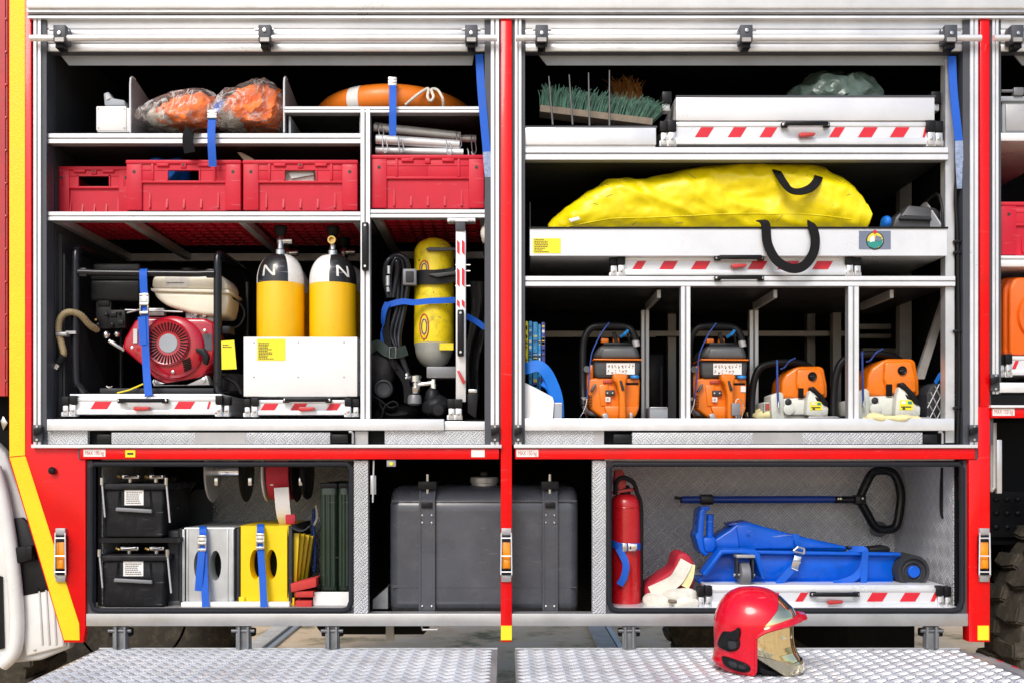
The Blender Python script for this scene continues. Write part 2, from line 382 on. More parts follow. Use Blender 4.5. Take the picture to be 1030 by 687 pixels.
        if parent is not None: ob.parent = parent
        else: ob.location = o
        return ob

def tag(o, label, cat, group=None, kind=None):
    if label: o['label'] = label
    if cat: o['category'] = cat
    if group: o['group'] = group
    if kind: o['kind'] = kind
    return o
def thing(name, label, cat, loc, group=None):
    o = bpy.data.objects.new(name, None); COL.objects.link(o); o.location = loc; o.empty_display_size = .05
    return tag(o, label, cat, group)
def single(name, mb, label, cat, group=None, ang=32): return tag(mb.build(name, None, ang), label, cat, group)
def dup(root, loc, label, group=None):
    r = root.copy(); COL.objects.link(r); r.location = loc; r['label'] = label
    if group: r['group'] = group
    for ch in list(root.children):
        c = ch.copy(); COL.objects.link(c); c.parent = r
        for g in ch.children:
            d = g.copy(); COL.objects.link(d); d.parent = c
    return r
XA, YA, ZA = (1, 0, 0), (0, 1, 0), (0, 0, 1)
SKY_STRENGTH, SUN_STRENGTH, EXPOSURE = .115, 1.5, .55

# ================================================================== the setting
g = MB('ground_dirt'); g.box(-60, 60, -40, 120, -.05, 0); tag(g.build('ground', origin=(0, 0, 0)), None, None, None, 'structure')
for xx in (-1.62, .66):
    q = MB('concrete'); q.box(xx - .06, xx + .06, 2.9, 40, .004, .035, bev=.006)
    q.box(xx + .075, xx + .11, 2.9, 40, .004, .02, 'post_grey'); tag(q.build('kerb_strip', origin=(xx, 2.9, 0)), None, None, None, 'structure')

# ================================================================== the fire truck
truck = thing('fire_truck', 'red fire truck seen from the side with its equipment lockers open', 'fire truck', (0, 0, 0))
def profile(mb, px0, py0, px1, py1, y, d=.035, m='white_alu', n=2, horiz=True):       # extruded aluminium bar with a groove down its face
    mb.pb(px0, py0, px1, py1, y + .004, d, 'groove')
    if horiz:
        h = (py1 - py0); g_ = .12 * h
        for i in range(n):
            a = py0 + h * i / n + (g_ / 2 if i else 0); b = py0 + h * (i + 1) / n - (g_ / 2 if i < n - 1 else 0)
            mb.pb(px0, a, px1, b, y, .006, m, .0012, 1)
    else:
        h = (px1 - px0); g_ = .16 * h
        for i in range(n):
            a = px0 + h * i / n + (g_ / 2 if i else 0); b = px0 + h * (i + 1) / n - (g_ / 2 if i < n - 1 else 0)
            mb.pb(a, py0, b, py1, y, .006, m, .0012, 1)
    return mb

# roof edge
q = MB(); q.pb(26, -25, 1080, 8.5, -.03, .07, 'white_alu', .006); q.pb(27, 8.5, 1080, 12.5, -.02, .05, 'alu'); q.pb(28, 12.5, 1080, 14, -.012, .05, 'white_alu')
q.pb(28, 14, 1080, 16.2, -.004, .05, 'grey_guide'); q.pb(28, 16.2, 1080, 18.5, -.012, .05, 'white_alu'); q.build('roof_edge', truck)
q = MB('under_dark'); q.box(X(28), X(1100), .04, 2.4, Z(18), Z(-25)); q.build('roof', truck)

# corner panels, mullions, guide rails
q = MB('red_paint'); q.prism([(8, -20), (31.5, -20), (31.5, 446), (86, 450), (86, 632), (84, 646), (64, 646), (9, 463)], .0, .03, bev=.003)
q.prism([(9.5, -20), (25, -20), (25, 457.5), (9.5, 459)], -.0025, .004, 'yellow_tape'); q.prism([(9.5, 460), (25, 458.5), (26, 460), (79.5, 627), (80, 643.5), (64.5, 643.5), (10.5, 462.5)], -.0025, .004, 'yellow_tape')
cp = q.build('corner_panel', truck)
q = MB('black_plastic'); q.lathe([(.003, 0), (.011, -.004), (.013, -.014), (.008, -.02), (.001, -.021)], P(54, 473, -.001), 'y', 14); q.build('knob', cp)
q = MB('red_door'); q.pb(-40, -20, 7.5, 398, .03, .05); q.pb(3.5, -20, 5, 398, .026, .01); [q.lathe([(.004, 0), (.004, -.003), (.001, -.004)], P(5.8, 20 + 33 * i, .03), 'y', 8, 'red_door') for i in range(12)]
q.build('cab_door', truck)
q = MB('under_dark'); q.pb(-60, 398, 30, 470, .12, .05); q.build('door_gap', truck)

def mullion(x0, x1, y0, y1, edge=True):
    q = MB('red_paint'); q.pb(x0 + 1, y0, x1 - 1, y1, -.004, .05, 'red_paint', .003)
    if edge: q.pb(x0 - 1.2, y0, x0 + 1, 447, .006, .03, 'grey_guide'); q.pb(x1 - 1, y0, x1 + 2.4, 447, .006, .03, 'grey_guide')
    return q
q = mullion(502.6, 516, 19, 645.5); q.pb(503.8, 629, 514.8, 643.5, -.0065, .003, 'sticker_yellow'); q.build('mullion', truck)
q = mullion(985, 996.6, 19, 409); q.prism([(984, 409), (996, 409), (996, 645.5), (974.5, 645.5), (974.5, 461.5), (984, 461.5)], -.004, .05, 'red_paint', .003)
q.pb(983.5, 629, 994.8, 643.5, -.0065, .003, 'sticker_yellow'); q.build('mullion', truck)
def guide(x0, x1, dx0, dx1, yb=447, latch=True):
    q = MB(); profile(q, x0, 19, x1, yb, -.002, .05, 'white_alu', 2, False); q.pb(min(dx0, dx1), 19, max(dx0, dx1), yb, .004, .06, 'grey_guide')
    gr = q.build('guide_rail', truck)
    if latch:
        q = MB('black_plastic'); c = (x0 + x1) / 2
        q.pb(c - 4.5, yb - 20, c + 4.5, yb - 3, -.012, .012, 'grey_guide', .002); q.prism([(c - 4, yb - 16), (c + 4, yb - 18), (c + 4, yb - 12), (c - 4, yb - 9)], -.026, .016, 'black_plastic', .002)
        q.lathe([(.004, 0), (.004, -.003)], P(c, yb - 18.5, -.012), 'y', 10, 'steel'); q.lathe([(.004, 0), (.004, -.003)], P(c, yb - 5, -.012), 'y', 10, 'steel'); q.build('catch', gr)
guide(33.5, 41, 41, 46.8); guide(493.6, 502, 487.5, 493.6); guide(517.8, 524.6, 524.6, 528); guide(976, 984, 968.5, 976); guide(998.4, 1004.6, 1004.6, 1006.8, 396)

# rolled-up shutters
def shutter(x0, x1, latches, bar):
    q = MB(); zs = [19.8, 29.6, 36.0, 43.4, 52.2]
    for i in range(4): q.pb(x0, zs[i] + (.35 if i else 0), x1, zs[i + 1] - .35, .008 if i != 3 else .014, .02, 'white_alu', .003)
    q.pb(x0, 19.8, x1, 52, .018, .02, 'grey_guide'); q.pb(x0, 51.6, x1, 53, .02, .03, 'grey_guide')
    sh = q.build('roller_shutter', truck)
    q = MB('white_alu'); q.tube([P(bar[0], 38.8, -.028), P(bar[1], 38.8, -.028)], .0105, 'white_alu', 16); q.build('grab_bar', sh)
    for c in latches:
        q = MB('grey_metal'); q.pb(c - 6.3, 25, c + 6.3, 42, -.045, .05, 'grey_guide', .003); q.pb(c - 4.5, 38, c + 4.5, 42, -.047, .004, 'post_grey'); q.pb(c - 4, 43.2, c + 4, 48.5, -.03, .04, 'black_plastic', .002)
        q.rod(P(c - 9.5, 30.4, -.02), P(c + 9.5, 30.4, -.02), .005, 'steel', 10); q.lathe([(.006, 0), (.006, -.004), (.001, -.005)], P(c, 31 if c in (266, 751) else 33.8, -.045), 'y', 12, 'steel'); q.build('bar_bracket', sh)
    q = MB('grey_box'); q.prism([(x0 + 12, 53.5), (x1 - 16, 53.5), (x1 - 18, 66), (x0 + 22, 66)], .05, .005); q.build('rain_strip', sh)
shutter(47, 493, (59.5, 266, 474), (30.5, 500)); shutter(528, 970, (545, 751, 957), (518.8, 986.5)); shutter(1006.5, 1090, (1024,), (999.2, 1090))

# locker linings
Bk = .86
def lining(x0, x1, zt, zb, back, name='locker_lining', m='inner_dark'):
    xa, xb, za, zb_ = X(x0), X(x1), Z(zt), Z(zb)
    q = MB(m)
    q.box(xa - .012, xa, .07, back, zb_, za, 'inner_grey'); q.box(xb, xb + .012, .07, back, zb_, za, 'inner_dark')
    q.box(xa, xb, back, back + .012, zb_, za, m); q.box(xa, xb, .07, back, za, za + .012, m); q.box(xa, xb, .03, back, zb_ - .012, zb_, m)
    return q
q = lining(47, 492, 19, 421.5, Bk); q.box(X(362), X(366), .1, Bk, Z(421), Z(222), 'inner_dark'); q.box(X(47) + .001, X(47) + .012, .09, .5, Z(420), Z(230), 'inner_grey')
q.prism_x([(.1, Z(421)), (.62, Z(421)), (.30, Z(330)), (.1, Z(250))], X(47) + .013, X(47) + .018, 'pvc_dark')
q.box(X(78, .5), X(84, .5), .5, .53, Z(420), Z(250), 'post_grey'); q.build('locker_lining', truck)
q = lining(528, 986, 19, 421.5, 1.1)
for a, b, y in ((645, 653, .36), (754, 763, .36)): profile(q, a, 312, b, 422, y, .03, 'alu', 2, False)
for a, b, y in ((905, 917, .5), (838, 846, .7), (672, 680, .8), (812, 820, .9)): q.pb(a, 160, b, 424, y, .04, 'post_grey')
q.pb(540, 333, 660, 339, .75, .03, 'post_grey'); q.pb(650, 333, 850, 338, .76, .03, 'post_grey'); q.pb(855, 326, 960, 331, .8, .03, 'alu'); q.pb(855, 336, 960, 340, .8, .03, 'post_grey')
q.prism([(951, 291), (958, 291), (930, 381), (921, 381)], .20, .02, 'post_grey'); q.pb(868, 350, 905, 355, .75, .03, 'post_grey')
q.pb(528, 175, 850, 183, .9, .02, 'pvc_dark'); q.prism([(655, 150), (700, 150), (640, 182), (632, 182)], .7, .02, 'inner_grey'); q.prism([(900, 186), (908, 180), (838, 214), (838, 220)], .6, .02, 'pvc_dark')
for a in (648, 756, 864): q.box(X(a, .36) + .004, X(a, .36) + .016, .06, .36, Z(288) - .030, Z(288) - .003, 'post_grey')
q.build('locker_lining', truck)
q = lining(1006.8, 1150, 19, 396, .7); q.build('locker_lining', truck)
q = lining(94, 354, 463, 612, .62, m='post_grey'); q.box(X(186, .6), X(354, .6), .60, .606, Z(612, .6), Z(463, .6), 'diamond_xz'); q.box(X(94) + .001, X(94) + .004, .07, .6, Z(611), Z(464), 'diamond_yz')
q.box(X(96), X(206, .6), .585, .598, Z(612), Z(463), 'inner_dark'); q.prism([(160, 530), (196, 492), (213, 492), (213, 530)], .5, .01, 'pvc_dark'); q.build('locker_lining', truck)
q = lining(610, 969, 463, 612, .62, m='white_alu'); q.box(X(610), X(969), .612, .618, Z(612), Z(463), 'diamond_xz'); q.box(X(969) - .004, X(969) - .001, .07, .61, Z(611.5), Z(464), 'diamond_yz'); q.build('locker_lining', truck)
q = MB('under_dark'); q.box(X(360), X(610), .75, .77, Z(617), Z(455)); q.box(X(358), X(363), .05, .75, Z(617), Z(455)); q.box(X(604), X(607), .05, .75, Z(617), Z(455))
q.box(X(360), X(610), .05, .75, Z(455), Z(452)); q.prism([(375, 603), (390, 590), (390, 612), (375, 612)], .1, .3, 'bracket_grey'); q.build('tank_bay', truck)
# body core so that nothing shows through from the side
q = MB('under_dark'); q.box(X(30), X(985), 1.15, 2.35, Z(628), Z(0)); q.box(X(985), X(1150), .75, 2.35, Z(470), Z(0)); q.box(X(988), X(1150), .76, .80, Z(650), Z(470)); q.box(X(28), X(34), .05, 1.2, Z(628), Z(0)); q.box(X(86), X(975), .64, 1.15, Z(626), Z(440)); q.build('body_core', truck)

# shelves
def shelf(name_parts, px0, px1, py0, py1, y=.015, depth=.72, panel='shelf_under', rails=()):
    q = MB(); profile(q, px0, py0, px1, py1, y)
    x0, x1, z0, z1 = X(px0, y), X(px1, y), Z(py1, y), Z(py0, y)
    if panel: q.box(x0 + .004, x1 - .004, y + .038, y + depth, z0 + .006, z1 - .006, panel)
    else:
        q.box(x0, x1, y + depth, y + depth + .03, z0, z1, 'alu')
        for r in rails: q.box(X(r, y) - .012, X(r, y) + .012, y + .04, y + depth, z0 + .002, z1 - .002, 'alu')
    return q.build('shelf', truck)
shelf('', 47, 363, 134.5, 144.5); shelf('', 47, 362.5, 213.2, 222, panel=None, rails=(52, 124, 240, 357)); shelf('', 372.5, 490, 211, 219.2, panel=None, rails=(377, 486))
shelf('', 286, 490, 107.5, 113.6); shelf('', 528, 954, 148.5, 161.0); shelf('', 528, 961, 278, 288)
q = MB(); profile(q, 362.6, 108, 372.2, 421, .012, .035, 'white_alu', 2, False); q.box(X(363), X(371), .05, .7, Z(222), Z(113), 'shelf_under')
po = q.build('post', truck)
q = MB('black_plastic'); q.pb(363.8, 223.5, 370.4, 272, -.006, .02, 'black_plastic', .004); q.lathe([(.004, 0), (.004, -.003)], P(367.1, 227, -.006), 'y', 10, 'steel'); q.lathe([(.004, 0), (.004, -.003)], P(367.1, 268, -.006), 'y', 10, 'steel'); q.build('handle', po)
for a, b in ((685, 694.5), (853.5, 864)):
    q = MB(); profile(q, a, 288.4, b, 421, .012, .035, 'white_alu', 2, False); q.build('post', truck)
q = MB('white_alu'); q.pb(951, 60, 960, 445, .03, .04, 'alu'); q.build('post', truck)
# dividers on the top shelf, open box beside them
for a, b in ((130.5, 147), (285.5, 300)):
    q = MB('plate_grey'); x = X(a, .02); zt, zb = Z(75, .02), Z(133.5, .02)
    prof = [(.025, zb), (.025, zt - .03), (.03, zt - .010), (.045, zt - .001), (.07, zt), (.34, zt - .045), (.42, zb)]
    q.prism_x(prof, x - .002, x + .002, 'plate_grey'); q.tube([(x, y_, z_) for y_, z_ in prof[:5]], .0035, 'white_alu', 8); q.build('divider', truck)
q = MB('shelf_under'); q.box(X(288), X(361), .32, .325, Z(134), Z(113.6), 'grey_box'); q.box(X(288), X(290), .04, .32, Z(134), Z(113.6), 'grey_box'); q.box(X(360), X(362), .04, .32, Z(134), Z(113.6), 'grey_box'); q.build('pigeonhole', truck)

# slide trays: stripe board, end brackets, handle, lever
def bracket(mb, cx, py0, py1, y, w=7):
    h = py1 - py0
    mb.pb(cx - w / 2, py0, cx + w / 2, py0 + h * .42, y - .006, .035, 'black_plastic', .002); mb.pb(cx - w / 2 + 1, py0 + h * .45, cx + w / 2 - .6, py0 + h * .95, y - .002, .03, 'alu', .003)
    mb.lathe([(.005, 0), (.005, -.004), (.001, -.005)], P(cx, py0 + h * .7, y - .002), 'y', 10, 'steel'); mb.pb(cx - w / 2 - .5, py0 + h * .78, cx + w / 2, py0 + h, y + .004, .03, 'white_alu', .002)
def stripes(mb, x0, x1, y0, y1, y, n=3, gap=None, ps=None):
    h = y1 - y0
    if ps is None:
        ps = []; w = (x1 - x0) / n; ps = [(x0 + w * i + w * .28, x0 + w * i + w * .72) for i in range(n)]
    for a, b in ps:
        k = min(h * .62, (b - a) * .5)
        mb.prism([(a + k, y0), (b, y0), (b - k, y1), (a, y1)], y, .0015, 'stripe_red')
def pull(par, x0, x1, py, y, h=5):
    q = MB('black_plastic'); c = P((x0 + x1) / 2, py, y); a, b = X(x0, y), X(x1, y); r = h * U(y) / 2
    q.box(a, a + .022, y - .012, y, c.z - r, c.z + r, None, .003); q.box(b - .022, b, y - .012, y, c.z - r, c.z + r, None, .003); q.box(a + .012, b - .012, y - .03, y - .016, c.z - r * .75, c.z + r * .9, None, .004)
    q.box(a + .010, a + .024, y - .028, y - .006, c.z - r * .7, c.z + r * .8, None, .003); q.box(b - .024, b - .010, y - .028, y - .006, c.z - r * .7, c.z + r * .8, None, .003)
    for xx in (a + .007, b - .007): q.lathe([(.0045, 0), (.0045, -.003), (.001, -.004)], (xx, y - .012, c.z), 'y', 10, 'steel')
    q.build('handle', par)
def lever(par, x0, x1, py, y):
    q = MB('lever_red'); q.prism([(x0, py - 1.6), (x0 + 2, py - 2.2), (x1 - 2, py - 2), (x1, py - 1), (x1 - 2, py + 1.2), (x0 + 2, py + 2.4), (x0, py + 1.6)], y - .014, .012, None, .002); q.build('lever', par)
def slide_tray(x0, x1, y0, y1, y, ps, hd=None, lv=None, depth=.6, ends=True, plate=0, bw=7.0):
    q = MB(); h = y1 - y0
    if plate: q.pb(x0 + 8, y0 - plate, x1 - 8, y0, y + .01, depth - .01, 'white_alu', .002)
    q.pb(x0 + (9 if ends else 0), y0, x1 - (9 if ends else 0), y0 + h * .2, y, depth, 'white_alu', .0015); q.pb(x0 + 8, y0 + h * .2, x1 - 8, y0 + h * .72, y + .003, depth - .02, 'tray_white')
    q.pb(x0 + 8, y0 + h * .72, x1 - 8, y0 + h, y - .002, depth, 'white_alu', .0015)
    stripes(q, 0, 0, y0 + h * .24, y0 + h * .68, y + .0015, ps=ps)
    t = q.build('slide_tray', truck)
    if ends:
        for cs in ((x0 + 3.4, x0 + 11), (x1 - 3.4, x1 - 11)):
            q = MB()
            for i, c in enumerate(cs): bracket(q, c, y0 - 2 + (0 if i else 1), y1 + 2, y - .006 if i else y + .004, bw)
            q.build('end_bracket', t)
    if hd: pull(t, *hd, y - .004)
    if lv: lever(t, *lv, y - .006)
    return t
slide_tray(62, 231, 399.5, 416.5, .035, [(91, 112), (175, 196), (208, 212)], (119, 170, 403), (134, 151, 410.5), plate=3.5)
slide_tray(245, 361, 402, 417, .035, [(262, 280), (292, 309), (328, 343)], (285, 334, 402.5), (300, 317, 411))
slide_tray(614, 866, 258.5, 277, .03, [(636, 650), (663, 682), (695, 715), (752, 772), (782, 804), (817, 838)], (718, 768, 260.5), (736, 752, 267.5), bw=8)
slide_tray(665, 948, 123, 145.5, .025, [(699, 718), (732, 751), (764, 782), (834, 850), (863, 883), (895, 915), (928, 933)], (785, 834, 127), (804, 821, 135.5), bw=9)
slide_tray(702, 957, 591, 611, .06, [(766, 784), (800, 813), (872, 893), (905, 926), (936, 944)], (814, 864, 597), (833, 849, 605.5), plate=3, depth=.5)
slide_tray(1004, 1060, 358, 377, .03, [(1018, 1025)])
pull(truck, 718, 768, 280.5, .008)
# the drawer over the broom locker and the wide white tray
q = MB('tray_white'); q.pb(680, 97.5, 940, 121.5, .02, .012, 'tray_white', .001); q.box(X(680, .02), X(684, .02), .03, .6, Z(145, .02), Z(97.5, .02), 'white_plastic'); q.box(X(936, .02), X(940, .02), .03, .6, Z(145, .02), Z(97.5, .02), 'white_plastic')
q.pb(680, 96.3, 941, 98, .018, .016, 'grey_guide'); q.pb(680, 121.5, 940, 127, .03, .55, 'alu'); dr = q.build('drawer', truck)
for c in (674, 945):
    q = MB('black_plastic'); q.pb(c - 8, 92, c + 2, 104, .04, .05, 'black_plastic', .004); q.pb(c - 8, 103, c, 112, .05, .04, 'alu', .004); q.build('drawer_catch', dr)
q = MB('white_alu'); q.pb(528, 128.5, 660, 146, .012, .012, 'white_alu', .002); q.pb(528, 127, 661, 129, .012, .4, 'grey_guide'); q.box(X(528), X(660), .02, .45, Z(147), Z(145), 'white_alu'); q.build('shelf_box', truck)
q = MB('tray_white'); q.pb(533, 230.5, 952.5, 257.5, .0, .004, 'tray_white'); xa, xb, za, zb_ = X(533), X(952.5), Z(257.5), Z(230.5)
q.box(xa, xb, .004, .62, za, za + .004, 'tray_white'); q.box(xa, xa + .004, .004, .62, za, zb_, 'tray_white'); q.box(xb - .004, xb, .004, .62, za, zb_, 'tray_white'); q.box(xa, xb, .62, .624, za, zb_, 'tray_white')
q.box(xa - .003, xb + .003, -.004, .008, zb_, zb_ + .006, 'black_plastic')
q.prism_x([(.02, zb_), (.26, zb_), (.26, zb_ + .06), (.20, zb_ + .125), (.16, zb_ + .13), (.02, zb_ + .01)], xb - .008, xb - .003, 'tray_white')
q.tube([(xb - .0055, .02, zb_), (xb - .0055, .025, zb_ + .07), (xb - .0055, .05, zb_ + .12), (xb - .0055, .09, zb_ + .135), (xb - .0055, .16, zb_ + .13)], .005, 'black_plastic', 8, 4)
q.prism_x([(.03, zb_), (.05, zb_ + .10), (.08, zb_ + .11), (.3, zb_)], xa + .0005, xa + .003, 'black_plastic')
wt = q.build('equipment_tray', truck)
def lines(mb, x0, x1, y0, y1, n, y, m='ink', r=random.Random(4)):
    for i in range(n):
        py = y0 + (y1 - y0) * (i + .5) / n; x = x0
        e = x0 + (x1 - x0) * r.uniform(.55, 1)
        while x < e:
            w = r.uniform(.8, 2.2); mb.pb(x, py - .42, min(e, x + w), py + .42, y, .0008, m); x += w + .5
q = MB('sticker_yellow'); q.pb(536, 240, 564, 255, -.0012, .0011); lines(q, 537.5, 552, 240.5, 254.5, 8, -.002); q.build('load_list', wt)
q = MB('emblem_blue'); q.pb(864, 232.5, 896, 251, -.0012, .0011)
q.lathe([(.0005, -.0016), (.030, -.0016), (.030, 0)], P(880, 242.5, -.0005), 'y', 28, 'ink'); q.lathe([(.0005, -.002), (.026, -.002), (.026, 0)], P(880, 242.2, -.0006), 'y', 28, 'emblem_yellow')
q.prism([(872, 243), (888, 241), (887, 247), (880, 250.5), (873.5, 248)], -.0034, .001, 'emblem_teal'); q.prism([(875, 239), (879, 237), (880, 243), (875, 244)], -.0042, .001, 'sticker_white'); q.prism([(881, 237), (887, 239), (885, 243), (880, 242)], -.0048, .001, 'emblem_blue'); q.lathe([(.0005, -.002), (.006, -.002), (.006, 0)], P(880, 233.5, -.003), 'y', 12, 'stripe_red')
q.build('emblem_sticker', wt)

# vertical slide beside the breathing set
q = MB('white_alu'); q.pb(458.5, 232, 468.5, 404, .02, .05, 'white_alu', .002)
for i, (a, b) in enumerate(((241, 257), (269, 289), (301, 310))):
    q.prism([(459.5, a), (462.4, a + 3), (462.4, b), (459.5, b - 3)], .018, .002, 'stripe_red'); q.prism([(464.4, a), (467.4, a + 3), (467.4, b), (464.4, b - 3)], .018, .002, 'stripe_red')
q.pb(458, 219.5, 468, 232, .012, .04, 'grey_guide', .002); q.pb(450, 219.5, 478, 223, .01, .04, 'alu')
for c in (453, 456, 472, 475): q.lathe([(.004, 0), (.004, -.004)], P(c, 221.3, .01), 'y', 8, 'steel')
for zy in (267, 273, 288): q.rod(P(458, zy, .03), P(473, zy, .03), .003, 'steel', 8)
vs = q.build('upright_slide', truck)
q = MB('black_plastic'); q.pb(460, 311.5, 466.5, 358, -.002, .02, 'black_plastic', .004); q.lathe([(.004, 0), (.004, -.003)], P(463.2, 315, -.002), 'y', 10, 'steel'); q.lathe([(.004, 0), (.004, -.003)], P(463.2, 354, -.002), 'y', 10, 'steel'); q.build('handle', vs)
q = MB('lever_red'); q.prism([(459.5, 373), (462, 372), (468.5, 384), (465.5, 386)], .002, .014, None, .002); q.build('lever', vs)
q = MB(); bracket(q, 454, 401, 422, .012, 8); bracket(q, 461, 401, 422, .004, 8); q.prism([(470, 395), (481, 395), (479, 421), (470, 415)], .03, .06, 'black_plastic', .004); q.pb(471, 391, 480, 395, .03, .05, 'steel', .003); q.build('end_bracket', vs)

# sills
q = MB(); q.pb(47, 421.2, 446.5, 432.6, -.006, .05, 'white_alu', .002); q.pb(447, 423.5, 491, 432.4, .006, .04, 'white_alu', .002); q.pb(528, 420.6, 960, 432.8, -.006, .05, 'white_alu', .002); q.build('floor_sill', truck)
q = MB('diamond_strip'); q.pb(47, 433, 88, 446.6, .012, .02); q.pb(387, 433, 491, 446.6, .01, .02); q.pb(528, 433, 597, 446.6, .01, .02)
q.pb(88, 433, 387, 446.6, .04, .02, 'inner_dark'); q.pb(597, 433, 970, 446.6, .04, .02, 'inner_dark'); q.pb(357, 433.5, 370, 446.6, .01, .02, 'plate_grey'); q.pb(597, 433, 607.5, 446.6, .01, .02, 'plate_grey')
q.build('step_riser', truck)
def pull_step(x0, x1, mid, capx):
    q = MB('diamond_strip'); q.pb(x0, 434.8, x1, 446.4, -.004, .04, 'diamond_strip', .002); q.pb(mid[0], 435, mid[1], 446, -.0052, .003, 'plate_grey'); 
    t = q.build('pull_out_step', truck)
    q = MB('black_plastic')
    for a, b in capx: q.pb(a, 436.5, b, 445.5, -.002, .03, 'black_plastic', .004)
    q.tube([P(capx[-1][1] + 1, 434, -.004), P(capx[-1][1] + 4, 434.4, -.004), P(capx[-1][1] + 5, 436, -.004), P(capx[-1][1] + 5, 446, -.004)], .004, 'plate_grey', 8); q.build('end_cap', t)
pull_step(112, 332, (196, 247), ((97, 112), (333, 350))); pull_step(636, 928, (757, 807), ((617, 635), (928.5, 943)))
q = MB('white_alu'); q.pb(31.2, 447, 504.5, 450.3, -.02, .05, 'white_alu', .001); q.pb(517, 447, 983.6, 450.3, -.02, .05, 'white_alu', .001); q.pb(997, 396.2, 1090, 407.5, .004, .03, 'inner_dark'); q.pb(1004.5, 384.5, 1090, 394.5, -.006, .04, 'white_alu', .002); q.pb(997, 407.3, 1090, 409.8, -.02, .05, 'white_alu', .001)
q.build('drip_rail', truck)
q = MB('red_paint'); q.pb(80.5, 450.8, 502, 461.6, -.01, .04, 'red_paint', .002); q.pb(79, 450.8, 80.5, 461.6, -.008, .03, 'grey_guide'); q.pb(518, 450.8, 981, 461.6, -.01, .04, 'red_paint', .002); q.pb(981, 450.8, 983.2, 461.6, -.008, .03, 'grey_guide'); q.pb(997, 410.3, 1090, 420, -.01, .04, 'red_paint', .002)
fl = q.build('flap_edge', truck)
for cx, cy, s in ((95, 455.4, 'MAX 190 kg'), (530.5, 455.6, 'MAX 150 kg'), (1009.5, 414.2, 'MAX 150 kg')):
    q = MB('sticker_white'); q.pb(cx - 11, cy - 3.6, cx + 11, cy + 3.6, -.0115, .001); q.text(s, cx, cy, 4.3, -.0122, 'ink_red', 18.5); q.build('load_label', fl)
q = MB('sticker_yellow'); q.pb(126, 452.4, 136, 459.6, -.0115, .001); q.pb(128, 455, 134, 457, -.0123, .001, 'ink'); q.build('load_label', fl)
q = MB('sticker_white'); q.pb(474, 452, 487.5, 459.4, -.0115, .001); q.build('load_label', fl)
q = MB('plate_grey'); q.pb(389, 462.5, 398, 469, .0, .01, 'plate_grey', .001); q.lathe([(.006, 0), (.006, -.003)], P(393.5, 466, 0), 'y', 12, 'sticker_yellow'); q.build('lock_plate', truck)
# lower locker frames with rubber seal
def seal(x0, x1, y0, y1):
    q = MB('seal'); c = [P(x0, y0 + 4, .008), P(x0, y1 - 10, .008), P(x0 + 3, y1 - 2, .008), P(x0 + 10, y1, .008), P(x1 - 10, y1, .008), P(x1 - 3, y1 - 2, .008), P(x1, y1 - 10, .008), P(x1, y0 + 4, .008), P(x1 - 4, y0, .008), P(x0 + 4, y0, .008)]
    q.tube(c, .0095, None, 10, 0, True); q.build('door_seal', truck)
seal(91.5, 353.5, 466.5, 614); seal(612.5, 967.5, 466.5, 614)
q = MB('grey_guide'); q.pb(87, 463, 93, 617, .012, .03); q.pb(87, 612.5, 356, 617, .013, .05); q.build('locker_frame', truck); q = MB('grey_guide'); q.pb(607, 463, 611, 617, .012, .03); q.pb(969, 463, 975, 617, .012, .03); q.pb(607, 612.5, 975, 617, .013, .05); q.build('locker_frame', truck)
for a, b in ((356, 370), (596, 609.5)): q = MB('diamond_strip'); q.pb(a, 463, b, 616.5, .004, .04); q.build('locker_pillar', truck)
q = MB('brushed'); q.pb(86.5, 617, 974, 629.5, .0, .06, 'brushed', .002); q.build('bottom_sill', truck)
q = MB('white_alu'); q.pb(372.5, 478, 378, 497, .02, .02, 'alu', .001); q.rod(P(376, 463, .01), P(375, 505, .01), .003, 'alu', 8); q.build('hinge', truck); q = MB('alu'); q.pb(1003, 442, 1008, 496, .04, .02, 'alu', .002); q.build('hinge', truck)
q = MB('inner_dark'); q.box(X(997), X(1150), .5, .52, Z(560), Z(420)); q.build('wheel_arch', truck); q = MB('black_plastic'); q.pb(996, 494, 1060, 540, .48, .03, 'black_plastic')
for a in range(4):
    for b in range(3): q.lathe([(.01, .006), (.01, -.006), (.003, -.01)], P(1002 + 11 * a, 502 + 14 * b, .48), 'y', 10, 'black_plastic')
q.build('splash_panel', truck); q = MB('post_grey'); q.tube([P(1000, 425, .05), P(1000, 490, .05), P(996, 494, .05)], .008, 'post_grey', 8); q.build('arch_tube', truck)
q = MB('sheet_green'); q.pb(996.2, 432, 998.5, 494, .03, .03, 'post_grey'); q.build('arch_strip', truck)

# marker lights
def marker(cx):
    q = MB('plate_grey'); q.pb(cx - 5, 531, cx + 5, 538, -.014, .012, 'plate_grey', .002); q.pb(cx - 5, 578, cx + 5, 585, -.014, .012, 'plate_grey', .002); q.pb(cx - 5.3, 538, cx + 5.3, 578, -.02, .018, 'black_plastic', .003)
    t = q.build('marker_light', truck)
    q = MB('lamp_amber'); q.pb(cx - 4.2, 545, cx + 4.2, 572, -.03, .012, 'lamp_amber', .004); q.pb(cx - 2.4, 563, cx + 2.6, 571, -.033, .004, 'lamp_amber', .002); q.build('lens', t)
    q = MB('white_alu')
    for dx in (-5, 5): q.tube([P(cx + dx, 536, -.014), P(cx + dx, 538.5, -.042), P(cx + dx * 1.1, 577.5, -.042), P(cx + dx, 580, -.014)], .0024, None, 8)
    for zy in (541, 559, 575): q.rod(P(cx - 5, zy, -.042), P(cx + 5, zy, -.042), .0022, None, 8)
    q.build('guard', t)
for c in (60.5, 509.3, 990.5): marker(c)

